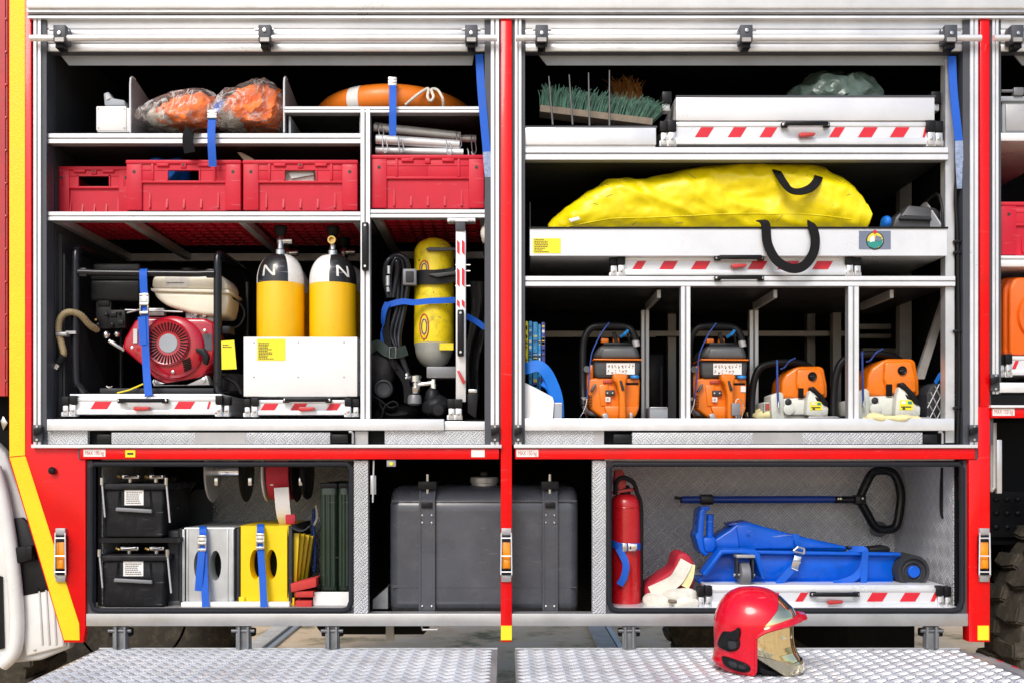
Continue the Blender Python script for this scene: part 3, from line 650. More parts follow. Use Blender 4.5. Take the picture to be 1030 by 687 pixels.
# fuel tank
q = MB('tank_black'); y0, y1 = .10, .66; zt, zb_ = Z(488.5, .1), Z(618, .1)
bmv = [(y0, zb_ + .02), (y0 + .0, zt - .055), (y0 + .06, zt), (y1 - .05, zt), (y1, zt - .05), (y1, zb_ + .03), (y1 - .03, zb_), (y0 + .02, zb_)]
q.prism_x(bmv, X(391.5, .1), X(582, .1), 'tank_black', .034, 5)
q.pb(394, 503, 580, 504, .0985, .003, 'tank_black'); q.pb(394, 590, 580, 590.8, .0985, .003, 'tank_black'); tk = q.build('fuel_tank', truck, 40)
for a, b in ((421.5, 438), (545.5, 561)):
    q = MB('tank_black'); x0, x1 = X(a, .1), X(b, .1)
    q.strap([((x0 + x1) / 2, .092, zb_ - .02), ((x0 + x1) / 2, .092, zt - .048), ((x0 + x1) / 2, .145, zt + .008), ((x0 + x1) / 2, .62, zt + .008)], XA, x1 - x0, .006)
    for xx in (x0 + .004, x1 - .004): q.strap([(xx, .088, zb_ - .02), (xx, .088, zt - .05), (xx, .14, zt + .014)], XA, .006, .006)
    q.box(x0 - .004, x1 + .004, .10, .13, zt - .012, zt + .016, 'black_plastic', .003); q.rod(((x0 + x1) / 2, .115, zt - .03), ((x0 + x1) / 2, .115, zt + .04), .006, 'steel', 10); q.box(x0 + .01, x1 - .01, .082, .09, zt - .075, zt - .055, 'black_plastic', .002)
    for zz in (zt - .10, zt - .125, zb_ + .03):
        for xx in (x0 + .012, x1 - .012): q.lathe([(.004, 0), (.004, -.003), (.001, -.005)], (xx, .089, zz), 'y', 10, 'steel')
    q.build('tank_strap', tk)
q = MB('plate_grey'); c = P(487, 489, .22); q.lathe([(.045, -.02), (.045, .012), (.05, .014), (.05, .03), (.047, .034), (.02, .036), (.001, .036)], c, 'z', 32, 'plate_grey'); q.box(c.x - .014, c.x + .014, c.y - .035, c.y + .035, c.z + .034, c.z + .055, 'black_plastic', .006); q.build('filler_cap', tk)

# fold-down platforms
zp = Z(653, .02)
def platform(xa, xb, ya=.03, yb=-.78):
    q = MB('plate_base'); q.box(xa, xb, yb, ya, zp - .03, zp, 'plate_base', .002, 1)
    c = .036; k = 1 / math.sqrt(2); rnd = random.Random(3); hh = .0035
    nx = int((xb - xa) / c * 1.0) + 60
    vs, fs = [], []
    for i in range(-nx, nx * 2):
        for j in range(-nx * 2, nx):
            cx = (i + .5) * c * k + (j + .5) * c * k + xa; cy = (i + .5) * c * k - (j + .5) * c * k + yb
            if not (xa + .02 < cx < xb - .02 and yb + .015 < cy < ya - .015): continue
            d = Vector((k, k, 0)) if (i + j) % 2 else Vector((k, -k, 0)); nrm = Vector((-d.y, d.x, 0))
            for o in (-1.5, -.5, .5, 1.5):
                m0 = Vector((cx, cy, zp)) + nrm * (o * c * .25); a = m0 - d * c * .44; b = m0 + d * c * .44; w = nrm * c * .10; n0 = len(vs)
                vs += [a, m0 - w, b, m0 + w, a + (b - a) * .25 + Vector((0, 0, hh)), a + (b - a) * .75 + Vector((0, 0, hh))]
                fs += [(n0, n0 + 1, n0 + 4), (n0 + 1, n0 + 2, n0 + 5), (n0 + 1, n0 + 5, n0 + 4), (n0 + 2, n0 + 3, n0 + 5), (n0 + 3, n0, n0 + 4), (n0 + 3, n0 + 4, n0 + 5)]
    q.add(vs, fs, 'diamond_floor'); q.box(xa + .002, xb - .002, ya, ya + .004, zp - .03, zp + .004, 'alu'); return q.build('fold_down_platform', truck, 20)
platform(X(99, .03), X(501, .03)); fp = platform(X(517.5, .03), X(966, .03))
q = MB('alu'); xr = X(970, .03); q.box(xr, xr + .05, -.78, .03, zp - .04, zp - .012, 'alu', .004); q.box(xr + .055, xr + .075, -.78, .0, zp - .045, zp - .02, 'post_grey')
for y_ in (-.06, -.16, -.26): q.box(xr + .056, xr + .074, y_ - .03, y_, zp - .0198, zp - .0185, 'stripe_red')
q.build('platform_rail', truck)
for a, b in ((113, 128), (237, 252), (327, 341), (626, 640), (930, 945)):
    q = MB('bracket_grey'); q.pb(a, 629.8, b, 655, .02, .02, 'bracket_grey', .003); q.pb(a + 2, 630, a + 4, 652, .005, .02, 'bracket_grey'); q.pb(b - 4, 630, b - 2, 652, .005, .02, 'bracket_grey'); q.pb(a - 4, 632, b + 4, 640, .03, .03, 'rubber', .005); q.rod(P(a - 4, 634, .02), P(b + 4, 634, .02), .006, 'grey_metal', 8)
    q.build('platform_bracket', truck)
# underside: tanks, axles, wheels
q = MB('under_dark'); q.lathe([(.001, X(300)), (.07, X(302)), (.09, X(308)), (.09, X(418)), (.07, X(424)), (.001, X(426))], (0, .35, Z(628)), 'x', 24); q.lathe([(.001, X(440)), (.06, X(442)), (.08, X(450)), (.08, X(490)), (.001, X(497))], (0, .4, Z(624)), 'x', 24)
q.pb(388, 628, 396, 644, .25, .02, 'post_grey'); q.tube([P(424, 628, .01), P(425, 633, .01), P(440, 633, .01), P(441, 628, .01)], .004, 'post_grey', 8); q.box(X(850, .5), X(925, .5), .5, 1.9, .42, .7, 'under_dark', .05); q.box(X(86), X(975), .7, .78, .62, .72); q.build('underside', truck)
def tyre(cx, cz, y0, w, r=.60, lugs=True):
    q = MB('tyre_rubber'); q.lathe([(r * .52, .0), (r * .60, -.012), (r * .86, -.02), (r * .95, .0), (r * .965, .03), (r * .965, w - .03), (r * .95, w), (r * .86, w + .02), (r * .60, w + .012), (r * .52, w)], (cx, y0, cz), 'y', 72)
    n = 30
    for i in range(n):
        a0 = 2 * math.pi * i / n
        for side in (0, 1):
            a = a0 + side * math.pi / n
            ya, yb = (y0 - .012, y0 + w * .52) if side == 0 else (y0 + w * .48, y0 + w + .012)
            pts = [(-.034, ya), (.030, ya), (.044, (ya + yb) / 2), (.030, yb), (-.026, yb), (-.014, (ya + yb) / 2)]
            bm = bmesh.new(); lo = [bm.verts.new((u, y_, r * .93)) for u, y_ in pts]; hi = [bm.verts.new((u * .92, y_, r)) for u, y_ in pts]; nn = len(pts)
            bm.faces.new(lo[::-1]); bm.faces.new(hi)
            for k in range(nn): bm.faces.new((lo[k], lo[(k + 1) % nn], hi[(k + 1) % nn], hi[k]))
            bmesh.ops.bevel(bm, geom=[e for e in bm.edges if any(v.co.z > r * .99 for v in e.verts)], offset=.007, segments=2, affect='EDGES')
            for v in bm.verts: aa = a + v.co.x / r; rr = v.co.z; v.co = (cx + rr * math.cos(aa), v.co.y, cz + rr * math.sin(aa))
            q.addbm(bm, 'tyre_rubber')
    return q
def wheel(cx, cz, y0, w, r):
    t = MB('bracket_grey'); t.lathe([(.001, w * .3), (r * .16, w * .3), (r * .18, w * .2), (r * .42, w * .28), (r * .50, .0), (r * .535, .0), (r * .535, w), (.001, w)], (cx, y0, cz), 'y', 40); t = t.build('wheel', truck); tyre(cx, cz, y0, w, r).build('tyre', t)
wheel(X(1190, .12), .59, .10, .27, .60); wheel(X(1178, .5), .60, .44, .28, .60); wheel(X(124, 1.4), .52, 1.5, .3, .52); wheel(X(790, 1.4), .52, 1.6, .3, .52); wheel(X(-110, .4), .50, .42, .3, .52)
# cab corner panel at the lower left
q = MB('panel_grey'); q.prism([(-30, 440), (-6, 444), (6, 456), (14, 480), (30, 520), (48, 575), (70, 640), (70, 652), (40, 664), (0, 668), (-30, 668)], .05, .05, 'panel_grey', .01, 3)
q.prism([(22, 585), (52, 578), (66, 640), (66, 650), (26, 660), (22, 640)], .038, .02, 'panel_white', .006, 2)
for i in range(4): q.prism([(38 + 7 * i, 590 + i * 1), (40 + 7 * i, 590 + i), (43.5 + 7 * i, 648), (41.5 + 7 * i, 649)], .034, .02, 'panel_grey', .002)
q.lathe([(.004, 0), (.004, -.003), (.001, -.004)], P(35, 653, .036), 'y', 10, 'steel'); cb = q.build('cab_panel', truck, 45)
q = MB('panel_white'); q.tube([P(-6, 470, .02), P(2, 500, .02), P(9, 540, .02), P(15, 590, .02), P(17, 630, .02), P(14, 655, .02), P(2, 668, .02)], .024, 'panel_white', 14, 6); q.prism([(-30, 480), (-2, 480), (8, 540), (14, 600), (14, 650), (0, 667), (-30, 667)], .02, .04, 'panel_white', .01)
q.prism([(-12, 575), (2, 580), (4, 652), (-12, 655)], .012, .02, 'black_plastic'); q.build('mudguard', cb, 45)
q = MB('black_plastic'); q.prism([(8, 522), (22, 520), (32, 530), (48, 588), (49, 594), (19, 600)], .034, .03, 'black_plastic', .005, 2); rp = q.build('rubber_pad', cb)
q = MB('rubber'); q.prism([(9, 551), (32, 548), (35, 563), (11, 568)], .01, .03, 'rubber', .006, 2); q.pb(25, 549, 32, 563, .0, .02, 'black_plastic', .004); q.build('pad_buckle', cb)
q = MB('black_plastic'); q.prism([(0, 423), (3, 418), (8, 425), (3, 433)], .05, .03, 'steel', .003); q.build('door_latch', cb)
# cables and clips inside the right post
q = MB('rubber'); q.tube([P(963, 165, .02), P(961, 200, .02), P(963, 235, .02), P(964, 300, .02), P(965, 380, .02), P(963, 446, .02)], .006, None, 8, 6); q.build('cable', truck); q = MB('rubber'); q.tube([P(967, 190, .03), P(966, 260, .03), P(966, 330, .03), P(969, 400, .03), P(966, 446, .03)], .004, None, 8, 6)
for zy in (243, 254, 333, 410): q.pb(960, zy - 1.5, 969, zy + 1.5, .012, .015, 'black_plastic', .002)
q.build('cable', truck)
q = MB('rubber'); q.tube([P(949, 470, .16), P(948, 490, .16), P(948, 515, .16), P(952, 521, .15), P(960, 520, .14)], .009, None, 10, 5); q.pb(961, 478, 966, 502, .10, .03, 'steel', .003); q.pb(962, 517, 967, 524, .1, .03, 'brass', .003); q.build('locker_latch', truck)

# ================================================================== things in the left lockers
# red crates
GC = 'red stacking crates'
def crate(W, H, Dp, hole=True):
    t = thing('plastic_crate', '', 'crate', (0, 0, 0), GC); q = MB('crate_red'); w = W / 2; zb = H * .60; zt = H * .80
    for s in (-1, 1):
        q.box(s * w, s * (w - .052), 0, .03, .003, H - .004, None, .003); q.box(s * w, s * (w - .03), .026, Dp - .026, H * .62, H - .004, None, .002); q.box(s * (w - .006), s * (w - .009), .02, Dp - .02, .003, H - .02)
        q.box(s * w, s * (w - .03), Dp - .05, Dp, .003, H - .004, None, .003); q.lathe([(.0055, 0), (.0055, -.0012), (.001, -.0013)], (s * (w - .026), .0002, H * .77), 'y', 12, 'ink')
        for k in range(5): yy = .1 + k * (Dp - .2) / 4; q.box(s * (w - .001), s * (w - .008), yy - .004, yy + .004, .01, H * .62)
        q.box(s * .104 if hole else s * .0, s * (w - .05), .003, .012, zb, H - .006, None, .001)
        q.box(s * .100, s * .108, -.001, .006, zb, H - .006, None, .001)
    q.box(-w - .002, w + .002, -.003, .018, H - .014, H, None, .004); q.box(-w - .002, w + .002, Dp - .018, Dp + .003, H - .014, H, None, .004)
    for s in (-1, 1): q.box(s * (w + .002), s * (w - .016), .015, Dp - .015, H - .014, H, None, .004)
    q.box(-w + .04, w - .04, .001, .02, zb - .008, zb, None, .0015)
    if hole: q.box(-.054, .054, .003, .012, zt, H - .006); [q.box(s * .054, s * .104, .003, .012, zb, H - .006) for s in (-1, 1)]; [q.box(s * .052, s * .056, -.001, .008, zb, zt + .004) for s in (-1, 1)]; q.box(-.056, .056, -.001, .008, zt, zt + .004)
    q.box(-w + .05, w - .05, .001, .008, H * .80, H * .815, None, .001)
    for s in (-.36, .36): q.box(s * W * .5 - .02, s * W * .5 + .02, -.004, .006, H * .87, H * .93, None, .002)
    q.box(-.009, .009, -.002, .006, H * .84, H - .012, None, .002)
    if hole: q.box(-.004, .004, -.003, .0, H * .88, H * .92, 'ink')
    q.box(-w + .05, w - .05, .009, .013, .004, zb); q.box(-w + .05, w - .05, Dp - .014, Dp - .01, .004, H - .01); q.box(-w + .01, w - .01, .01, Dp - .01, .003, .007)
    for i in range(5):
        xx = (-.30 + .15 * i) * W * 1.0; hh = H * (.30 if i in (0, 4) else .18)
        q.prism_x([(.010, .012), (.002, .012), (.008, .012 + hh)], xx - .003, xx + .003)
    for i in range(11): yy = .03 + i * (Dp - .06) / 10; q.box(-w + .012, w - .012, yy - .005, yy + .005, -.003, .003, None, .001)
    for i in range(9): xx = -w + .03 + i * (W - .06) / 8; q.box(xx - .004, xx + .004, .02, Dp - .02, -.004, .004)
    q.build('crate_body', t); return t
y = .03; H1 = Z(162, y) - Z(213.5, y); zb = Z(213.2, .015) + .005
c2 = crate(X(242, y) - X(127, y), H1, .58); c2.location = (X(184.5, y), y, zb); c2['label'] = 'red plastic crate with blue cloth inside, between the dark small crate and the paper-filled crate'
c3 = dup(c2, (X(302, y), y, zb), 'red plastic crate with white papers showing through its handle hole, left of the white post')
c1 = crate(.272, H1 * .99, .40); c1.location = (X(54, .1) + .137, .10, zb); c1['label'] = 'narrowest red plastic crate at the left wall of its shelf, set further back in shade'
c4 = crate(X(487, y) - X(373.5, y), Z(156.5, y) - Z(211, y), .56, False); c4.location = (X(430.2, y), y, Z(211, .015) + .005); c4['label'] = 'red plastic crate without handle hole, under the white metal tubes'
q = MB('strap_blue'); q.blob((X(168, .16), .18, zb + H1 * .90), (.075, .09, .06), 'hose_blue', .35, 14, 4, 2.4, 3); single('folded_cloth', q, 'crumpled blue cloth showing over the rim and through the hole of a red crate', 'cloth')
q = MB('paper'); 
for i in range(5): q.box(X(288, .1) + .005 * i, X(318, .1) + .004 * i, .06 + .012 * i, .065 + .012 * i, zb + .02, zb + H1 * (.86 - .02 * i), 'paper')
q.prism([(293, 180), (290, 174), (312, 170), (316, 176)], .05, .004, 'case_silver'); single('paper_bundle', q, 'bundle of white papers standing in the red crate by the white post', 'papers')
q = MB('cloth_white'); q.prism([(238, 153), (243, 153.5), (255, 160), (256, 163), (246, 163)], .12, .02, 'cloth_white', .003); single('paper_roll', q, 'small pale paper end sticking up between two red crates', 'paper')

# top left shelf
q = MB('white_plastic'); t = thing('junction_box', 'small white plastic box standing at the left end of the top shelf', 'box', P(114, 133, .05)); q.pb(96.5, 107, 127, 131.8, .04, .12, 'white_plastic', .004); q.build('box_body', t)
q = MB('plate_grey'); q.pb(127, 109, 131, 132, .045, .1, 'white_plastic', .002); q.pb(98, 131.8, 131, 133.4, .04, .1, 'plate_grey'); q.build('box_cover', t)
for a, b in ((99, 110), (125, 110), (99, 129), (125, 129)): MB('plate_grey').lathe([(.003, 0), (.003, -.001), (.001, -.0015)], P(a, b, .0395), 'y', 8, 'plate_grey').build('screw', t)
q = MB('grey_box'); q.prism([(104, 94), (109, 92.5), (113, 99), (125, 101), (126, 106.5), (105, 106.5)], .07, .04, 'grey_box', .004); q.prism([(106, 95), (108, 94.5), (111, 99), (107, 101)], .067, .004, 'plate_grey'); single('grey_fitting', q, 'small grey plastic fitting lying on top of the white box', 'fitting')
GB = 'bagged orange vests'
def bag(px0, px1, py0, py1, label, seed, tp, y=.17):
    t = thing('bagged_vest', label, 'bag', P((px0 + px1) / 2, py1, y), GB); cx = (px0 + px1) / 2; cz = (py0 + py1) / 2; rx = (px1 - px0) / 2 * U(y); rz = (py1 - py0) / 2 * U(y)
    c = P(cx, cz, y); q = MB('orange_cloth'); q.blob(c + Vector((rx * tp * .25, .01, -rz * .04)), (rx * .80, .11, rz * .86), 'orange_cloth', .40, 20, 5, 2.3, seed, .9, True, tp)
    q.blob(c + Vector((-rx * .42, -.01, -rz * .35)), (rx * .42, .08, rz * .5), 'cloth_white', .4, 22, 4, 2.2, seed + 5, None, True); q.build('vest', t, 50)
    q = MB('clear_film'); q.blob(c, (rx * 1.0, .14, rz * 1.0), 'clear_film', .30, 11, 4, 2.4, seed + 2, .93, True, tp); q.blob(c + Vector((-rx * .62, -.05, -rz * .45)), (rx * .42, .09, rz * .5), 'clear_film', .45, 17, 4, 2.2, seed + 3, .93, True); q.build('plastic_bag', t, 16)
bag(146, 224, 102, 133.5, 'flatter clear plastic bag with an orange vest, left of the blue strap', 2, .35); bag(218, 287, 91, 133.5, 'taller clear plastic bag with an orange vest, against the curved divider', 9, .2)
q = MB('strap_black'); q.strap([P(203, 131, .05), P(194, 131, -.002), P(190, 133, -.010), P(189, 143, -.012), P(191, 154, -.01)], XA, .036, .003, None, 5); single('black_strap', q, 'short black strap end hanging over the edge of the top shelf', 'strap')
def buckle(par, c, w, h, m='steel', ax='z'):
    q = MB(m); x, y_, z = c
    q.box(x - w / 2, x - w / 2 + .005, y_ - .008, y_, z - h / 2, z + h / 2, None, .0015); q.box(x + w / 2 - .005, x + w / 2, y_ - .008, y_, z - h / 2, z + h / 2, None, .0015)
    for k in (-.48, -.05, .42): q.box(x - w / 2, x + w / 2, y_ - .010, y_ - .001, z + k * h - .003, z + k * h + .006, None, .0015)
    q.box(x - w * .38, x + w * .38, y_ - .009, y_ - .004, z - h * .05, z + h * .38, None, .002); q.build('buckle', par)
def webbing(name_label, pts, w, wd=XA, bk=None, smooth=4, m='strap_blue', tail=None, tailm=None, wb=1.25, hb=.045, face=None, tface=None):
    mid = pts[len(pts) // 2]; t = thing('tie_down_strap', name_label, 'strap', pts[-1], 'blue tie-down straps'); q = MB(m); q.strap(pts, wd, w, .0024, m, smooth, face)
    q.build('webbing', t, 60)
    if tail: MB(tailm or m).strap(tail, wd, w, .0026, tailm or m, smooth, tface or face).build('loose_end', t, 60)
    if bk is not None: buckle(t, bk, w * wb, hb)
    return t
webbing('blue strap with metal buckle running up over the two bagged orange vests', [P(222, 101, .12), P(219, 109, .06), P(214, 117, .008), P(212.5, 135, -.012), P(213, 150, -.012), P(214, 168, .0)], .026, bk=P(214, 116.5, .004), hb=.02)
# lifebuoy
t = thing('lifebuoy', 'orange ring lifebuoy with a white band lying on the right top shelf', 'lifebuoy', P(398, 108, .36)); q = MB('orange_ring'); c = P(398, 104, .36) ; zc = Z(107.5, .015) + .054; RR, rr = .29, .058; c.y = .40
nA, nB = 72, 20; vs = []; fs = []
tilt = Matrix.Rotation(R(0), 4, 'X')
def tor(a, b, k=1.0): return Vector((c.x + (RR + rr * k * math.cos(b)) * math.cos(a) * .86, c.y + (RR + rr * k * math.cos(b)) * math.sin(a), zc + rr * .9 * k * math.sin(b) ))
for i in range(nA):
    for j in range(nB): vs.append(tor(2 * math.pi * i / nA, 2 * math.pi * j / nB))
for i in range(nA):
    for j in range(nB): fs.append((i * nB + j, i * nB + (j + 1) % nB, (i + 1) % nA * nB + (j + 1) % nB, (i + 1) % nA * nB + j))
q.add(vs, fs); q.build('ring', t, 60)
for a0 in (-2.06, .98, 2.5):
    q = MB('paint_white'); vs = [tor(a0 + .03 * i, 2 * math.pi * j / nB, 1.015) for i in range(6) for j in range(nB)]; q.add(vs, [(i * nB + j, i * nB + (j + 1) % nB, (i + 1) * nB + (j + 1) % nB, (i + 1) * nB + j) for i in range(5) for j in range(nB)]); q.build('white_band', t, 60)
q = MB('rope_white'); f = lambda px, py, y: P(px, py, y)
q.tube([f(408, 106, .065), f(417, 98, .05), f(427, 91, .075), f(431, 90, .08), f(430, 98, .055), f(433, 102, .055), f(436, 98, .055), f(434, 90.5, .08), f(440, 91, .075), f(445, 99, .06), f(446, 107, .075)], .005, None, 8, 6); q.build('rope', t, 60)
webbing('blue strap with metal buckle over the middle of the lifebuoy', [P(395, 80.5, .10), P(395, 86.5, .03), P(395, 106, -.012), P(395, 122, -.012), P(395, 137, -.008)], .0235, bk=P(395, 83.5, .04), hb=.022, smooth=3)
webbing('long blue strap hanging down the right side of the left locker, its end faded', [P(482, 55, .02), P(484, 90, .005), P(487, 125, -.002), P(489.5, 153, .0)], .026, tail=[P(489.5, 153, .0), P(491, 172, .004), P(493, 192, .008)], tailm='strap_worn')
# white tubes over crate
GT = 'white metal tubes with wire hooks'
def mtube(a, b, ya, yb, r, label, hooks=()):
    t = thing('metal_tube', label, 'tube', P(*a, ya), GT); q = MB('white_alu'); A, B = P(*a, ya), P(*b, yb); q.rod(A, B, r, 'white_alu', 16); q.lathe([(r * .8, -.002), (r * .8, .002)], A, 'x', 16, 'grey_guide'); q.build('tube_body', t)
    for hx, l in hooks:
        k = (hx - a[0]) / (b[0] - a[0]); p = A.lerp(B, k); q = MB('alu'); w = .012
        q.tube([p + Vector((0, 0, r)), p + Vector((.004, -r - .002, .002)), p + Vector((.006, -r - .006, -l * .6)), p + Vector((w, -r - .004, -l)), p + Vector((w * 1.8, -r - .002, -l * .7)), p + Vector((w * 1.2, -r, 0))], .0022, None, 6, 4); q.build('wire_hook', t)
mtube((376, 128), (463, 137.5), .10, .14, .0155, 'topmost white metal tube, sloping down to the right above the crate', ((380, .04), (458, .05)))
mtube((378, 140.5), (462, 146), .07, .10, .0155, 'middle white metal tube above the crate without handle hole', ((384, .05), (400, .045), (448, .045)))
mtube((378, 151.5), (466, 154), .09, .10, .013, 'lowest white metal tube, just over the rim of the crate', ((470, .03),))
mtube((450, 139.5), (479, 140), .16, .16, .013, 'short white metal tube end sticking out on the right of the bundle', ((473, .06),))
mtube((392, 138), (455, 141), .2, .22, .011, 'thin white metal tube lying at the back of the bundle')

# generator
y = .10
t = thing('portable_generator', 'portable engine set with red fan cover and cream fuel tank in a black tube frame', 'generator', P(150, 397, .3))
q = MB('black_gloss')
for px, pt in ((76.5, 249.5), (219, 254.5)):
    q = MB('black_gloss'); top = Z(pt, y) ; zb0 = Z(397, y); x = X(px, y); r = .0142; ix = .03 if px < 100 else -.0
    q.tube([(x + ix, y + .03, zb0), (x + ix * .4, y + .004, zb0 + .03), (x, y, zb0 + .08), (x, y, top - .05), (x, y + .012, top - .016), (x, y + .05, top), (x, y + .35, top), (x, y + .40, top - .02), (x, y + .42, top - .06), (x, y + .42, zb0)], r, None, 12, 4); q.build('frame_hoop', t, 50)
q = MB('black_gloss'); q.tube([P(79, 274, y - .008), P(86, 274, y - .008), P(95, 274.5, y - .008), P(200, 275.5, y - .008), P(208, 275, y - .008), P(216, 275, y - .008)], .0118, None, 12); q.pb(79, 269.5, 87, 278.5, y - .016, .012, None, .003); q.pb(207, 270.5, 216, 279.5, y - .016, .012, None, .003); q.build('crossbar', t, 50)
q = MB('black_plastic'); q.pb(84, 395, 216, 399, y, .4, 'black_plastic', .003); q.pb(100, 390, 215, 396, y + .02, .4, 'dark_plastic', .004); q.build('base_plate', t)
q = MB('dark_plastic'); q.pb(90, 281, 141, 303, y + .05, .16, 'black_plastic', .01, 3); q.pb(93, 265, 141, 277, y + .06, .15, 'black_plastic', .008, 3); q.pb(91, 276, 142, 281.5, y + .045, .16, 'black_plastic', .004); q.build('air_filter', t)
q = MB('black_plastic'); q.pb(96, 302, 112, 331, y + .06, .06, None, .005); q.pb(108, 312, 126, 330, y + .05, .05, None, .003); q.pb(110, 314, 117, 319, y + .044, .02, None, .002); q.pb(118, 322, 124, 327, y + .044, .02, None, .002); q.pb(98, 300, 110, 308, y + .055, .02, None, .002)
for a, b in ((107, 317), (120, 315), (113, 327), (99, 327)): q.lathe([(.006, 0), (.006, -.006), (.002, -.008)], P(a, b, y + .046), 'y', 10, 'black_plastic')
q.lathe([(.004, 0), (.004, -.006)], P(97, 322, y + .055), 'y', 8, 'brass'); q.build('carburettor', t)
q = MB('steel'); q.blob(P(107, 337, y + .07), (.014, .014, .016), 'steel', .1, 20, 3); q.blob(P(118, 336, y + .08), (.012, .014, .014), 'steel', .1, 20, 3); q.tube([P(110, 343, y + .07), P(118, 348, y + .07), P(125, 352, y + .08)], .008, 'steel', 10); q.rod(P(126, 312, y + .06), P(184, 314, y + .05), .003, 'plate_grey', 8); q.rod(P(128, 315, y + .06), P(150, 309, y + .05), .003, 'plate_grey', 8); q.pb(140, 310, 165, 318, y + .07, .03, 'plate_grey', .004); q.pb(186, 313, 216, 330, y + .07, .04, 'plate_grey', .008)
for a, b in ((197, 317), (192, 321), (206, 318)): q.lathe([(.007, 0), (.007, -.008), (.003, -.01)], P(a, b, y + .06), 'y', 10, 'steel')
q.tube([P(190, 322, y + .05), P(194, 314, y + .05), P(198, 322, y + .05)], .003, 'chrome', 8); q.build('linkage', t)
q = MB('engine_red'); pts = [(122, 350), (125, 340), (135, 322), (142, 319), (206, 320), (216, 325), (217, 352), (214, 366), (204, 378), (191, 385), (166, 386), (154, 380), (147, 371), (136, 362)]
q.prism(pts, y + .035, .12, 'engine_red', .012, 3); cx, cy = 174.5, 350; q.lathe([(.108, .03), (.108, -.006), (.098, -.016), (.075, -.02), (.001, -.02)], P(cx, cy, y + .035), 'y', 48, 'engine_red', cap=False)
cx, cy = 169.3, 345.3; q.lathe([(.080, 0), (.080, -.022), (.074, -.028), (.070, -.026), (.001, -.026)], P(cx, cy, y + .03), 'y', 48, 'engine_red')
for i in range(36):
    a = 2 * math.pi * i / 36; c = P(cx, cy, y + .0035); r0, r1, w = .040, .070, .0030; ca, sa = math.cos(a), math.sin(a)
    q.add([c + Vector((ca * r0 - sa * w * .6, -.0012, sa * r0 + ca * w * .6)), c + Vector((ca * r0 + sa * w * .6, -.0012, sa * r0 - ca * w * .6)), c + Vector((ca * r1 + sa * w, -.0012, sa * r1 - ca * w)), c + Vector((ca * r1 - sa * w, -.0012, sa * r1 + ca * w))], [(0, 1, 2, 3)], 'under_dark')
q.lathe([(.001, -.0025), (.031, -.0025), (.033, .002)], P(cx, cy, y + .0035), 'y', 32, 'grey_box')
for i in range(6): q.tube([P(cx + 26.5 * math.cos(k) - 0 + i * .3, cy + 3 + i * 2.0 + 24 * math.sin(k) * .55 + 4, y + .012) for k in (1.0, .8, .6)], .0025, 'under_dark', 6)
for a, b in ((174, 374), (206, 333), (133, 350)): q.lathe([(.006, 0), (.006, -.004), (.002, -.006)], P(a, b, y + .014), 'y', 10, 'steel')
q.pb(134, 331, 138, 345, y + .03, .004, 'case_silver'); q.pb(204, 336, 213, 352, y + .032, .004, 'tank_black'); q.build('fan_cover', t, 40)
q = MB('black_plastic'); q.prism([(196, 350), (205, 350), (210, 358), (208, 367), (204, 366), (203, 358), (197, 354)], y - .015, .02, None, .004); q.build('starter_handle', t)
q = MB('plate_grey'); q.prism([(154, 381), (164, 385), (188, 386), (208, 377), (211, 387), (154, 388)], y + .02, .05, 'plate_grey', .003); q.lathe([(.008, 0), (.008, -.006), (.003, -.008)], P(156, 384, y + .02), 'y', 10, 'steel'); q.lathe([(.008, 0), (.008, -.006), (.003, -.008)], P(205, 382, y + .02), 'y', 10, 'steel'); q.build('engine_foot', t)
q = MB('tank_cream'); q.prism([(152, 290), (153, 279), (160, 275.5), (222, 276.5), (228, 284), (229, 292)], y + .03, .17, 'tank_cream', .012, 3); q.prism([(151, 290), (229.5, 291.5), (231, 295), (152, 293)], y + .024, .182, 'tank_cream', .004); q.prism([(153, 293), (230, 295), (229, 306), (226, 318), (205, 317), (192, 315), (168, 308), (158, 301)], y + .035, .16, 'tank_cream', .014, 3)
q.pb(166, 279, 190, 289, y + .0285, .003, 'paper'); lines(q, 168, 189, 282.5, 287, 1, y + .0275); q.lathe([(.03, 0), (.03, .012), (.026, .016), (.001, .016)], P(190, 275, y + .12), 'z', 24, 'black_plastic'); q.build('fuel_tank', t, 40)
q = MB('hose_tan'); hp = catmull([P(98, 332, y + .06), P(90, 327, y + .02), P(82, 318, y - .01), P(74, 314.5, y - .025), P(66, 315, y - .03), P(60, 322, y - .03), P(59, 334, y - .03), P(62, 346, y - .03), P(64, 356, y - .03), P(61, 361, y - .03)], 8)
vsr = [.0105 + .0012 * (i % 2) for i in range(len(hp))]
for i in range(len(hp) - 1): q.tube([hp[i], hp[i + 1]], vsr[i], 'hose_tan', 10)
q.tube([P(64, 357, y - .03), P(58, 366, y - .03)], .013, 'rubber', 12); q.tube([P(59, 364, y - .03), P(55, 370, y - .03)], .0125, 'steel', 12); q.pb(55.5, 334, 67, 338, y - .045, .03, 'plate_grey', .003); q.pb(66, 333, 76, 336, y - .03, .01, 'plate_grey'); q.build('hose', t, 60)
q = MB('sticker_yellow'); q.prism([(222.5, 343), (235.5, 342), (238, 371), (223, 371.5)], y - .01, .002, 'sticker_yellow'); lines(q, 224, 234, 346, 350, 2, y - .0112); q.build('hang_tag', t)
q = MB('rubber'); q.tube([P(226, 296, y + .1), P(240, 304, y + .1), P(246, 316, y + .1), P(240, 328, y + .08), P(228, 331, y + .05)], .0032, None, 8, 6); q.pb(222, 328, 232, 336, y, .06, 'black_plastic', .004); q.build('fuel_line', t, 60); MB('cyl_worn').tube([P(118, 395, y), P(130, 392, y), P(144, 386, y + .02)], .003, 'cyl_worn', 8).build('earth_wire', t, 60); q = MB('black_plastic')
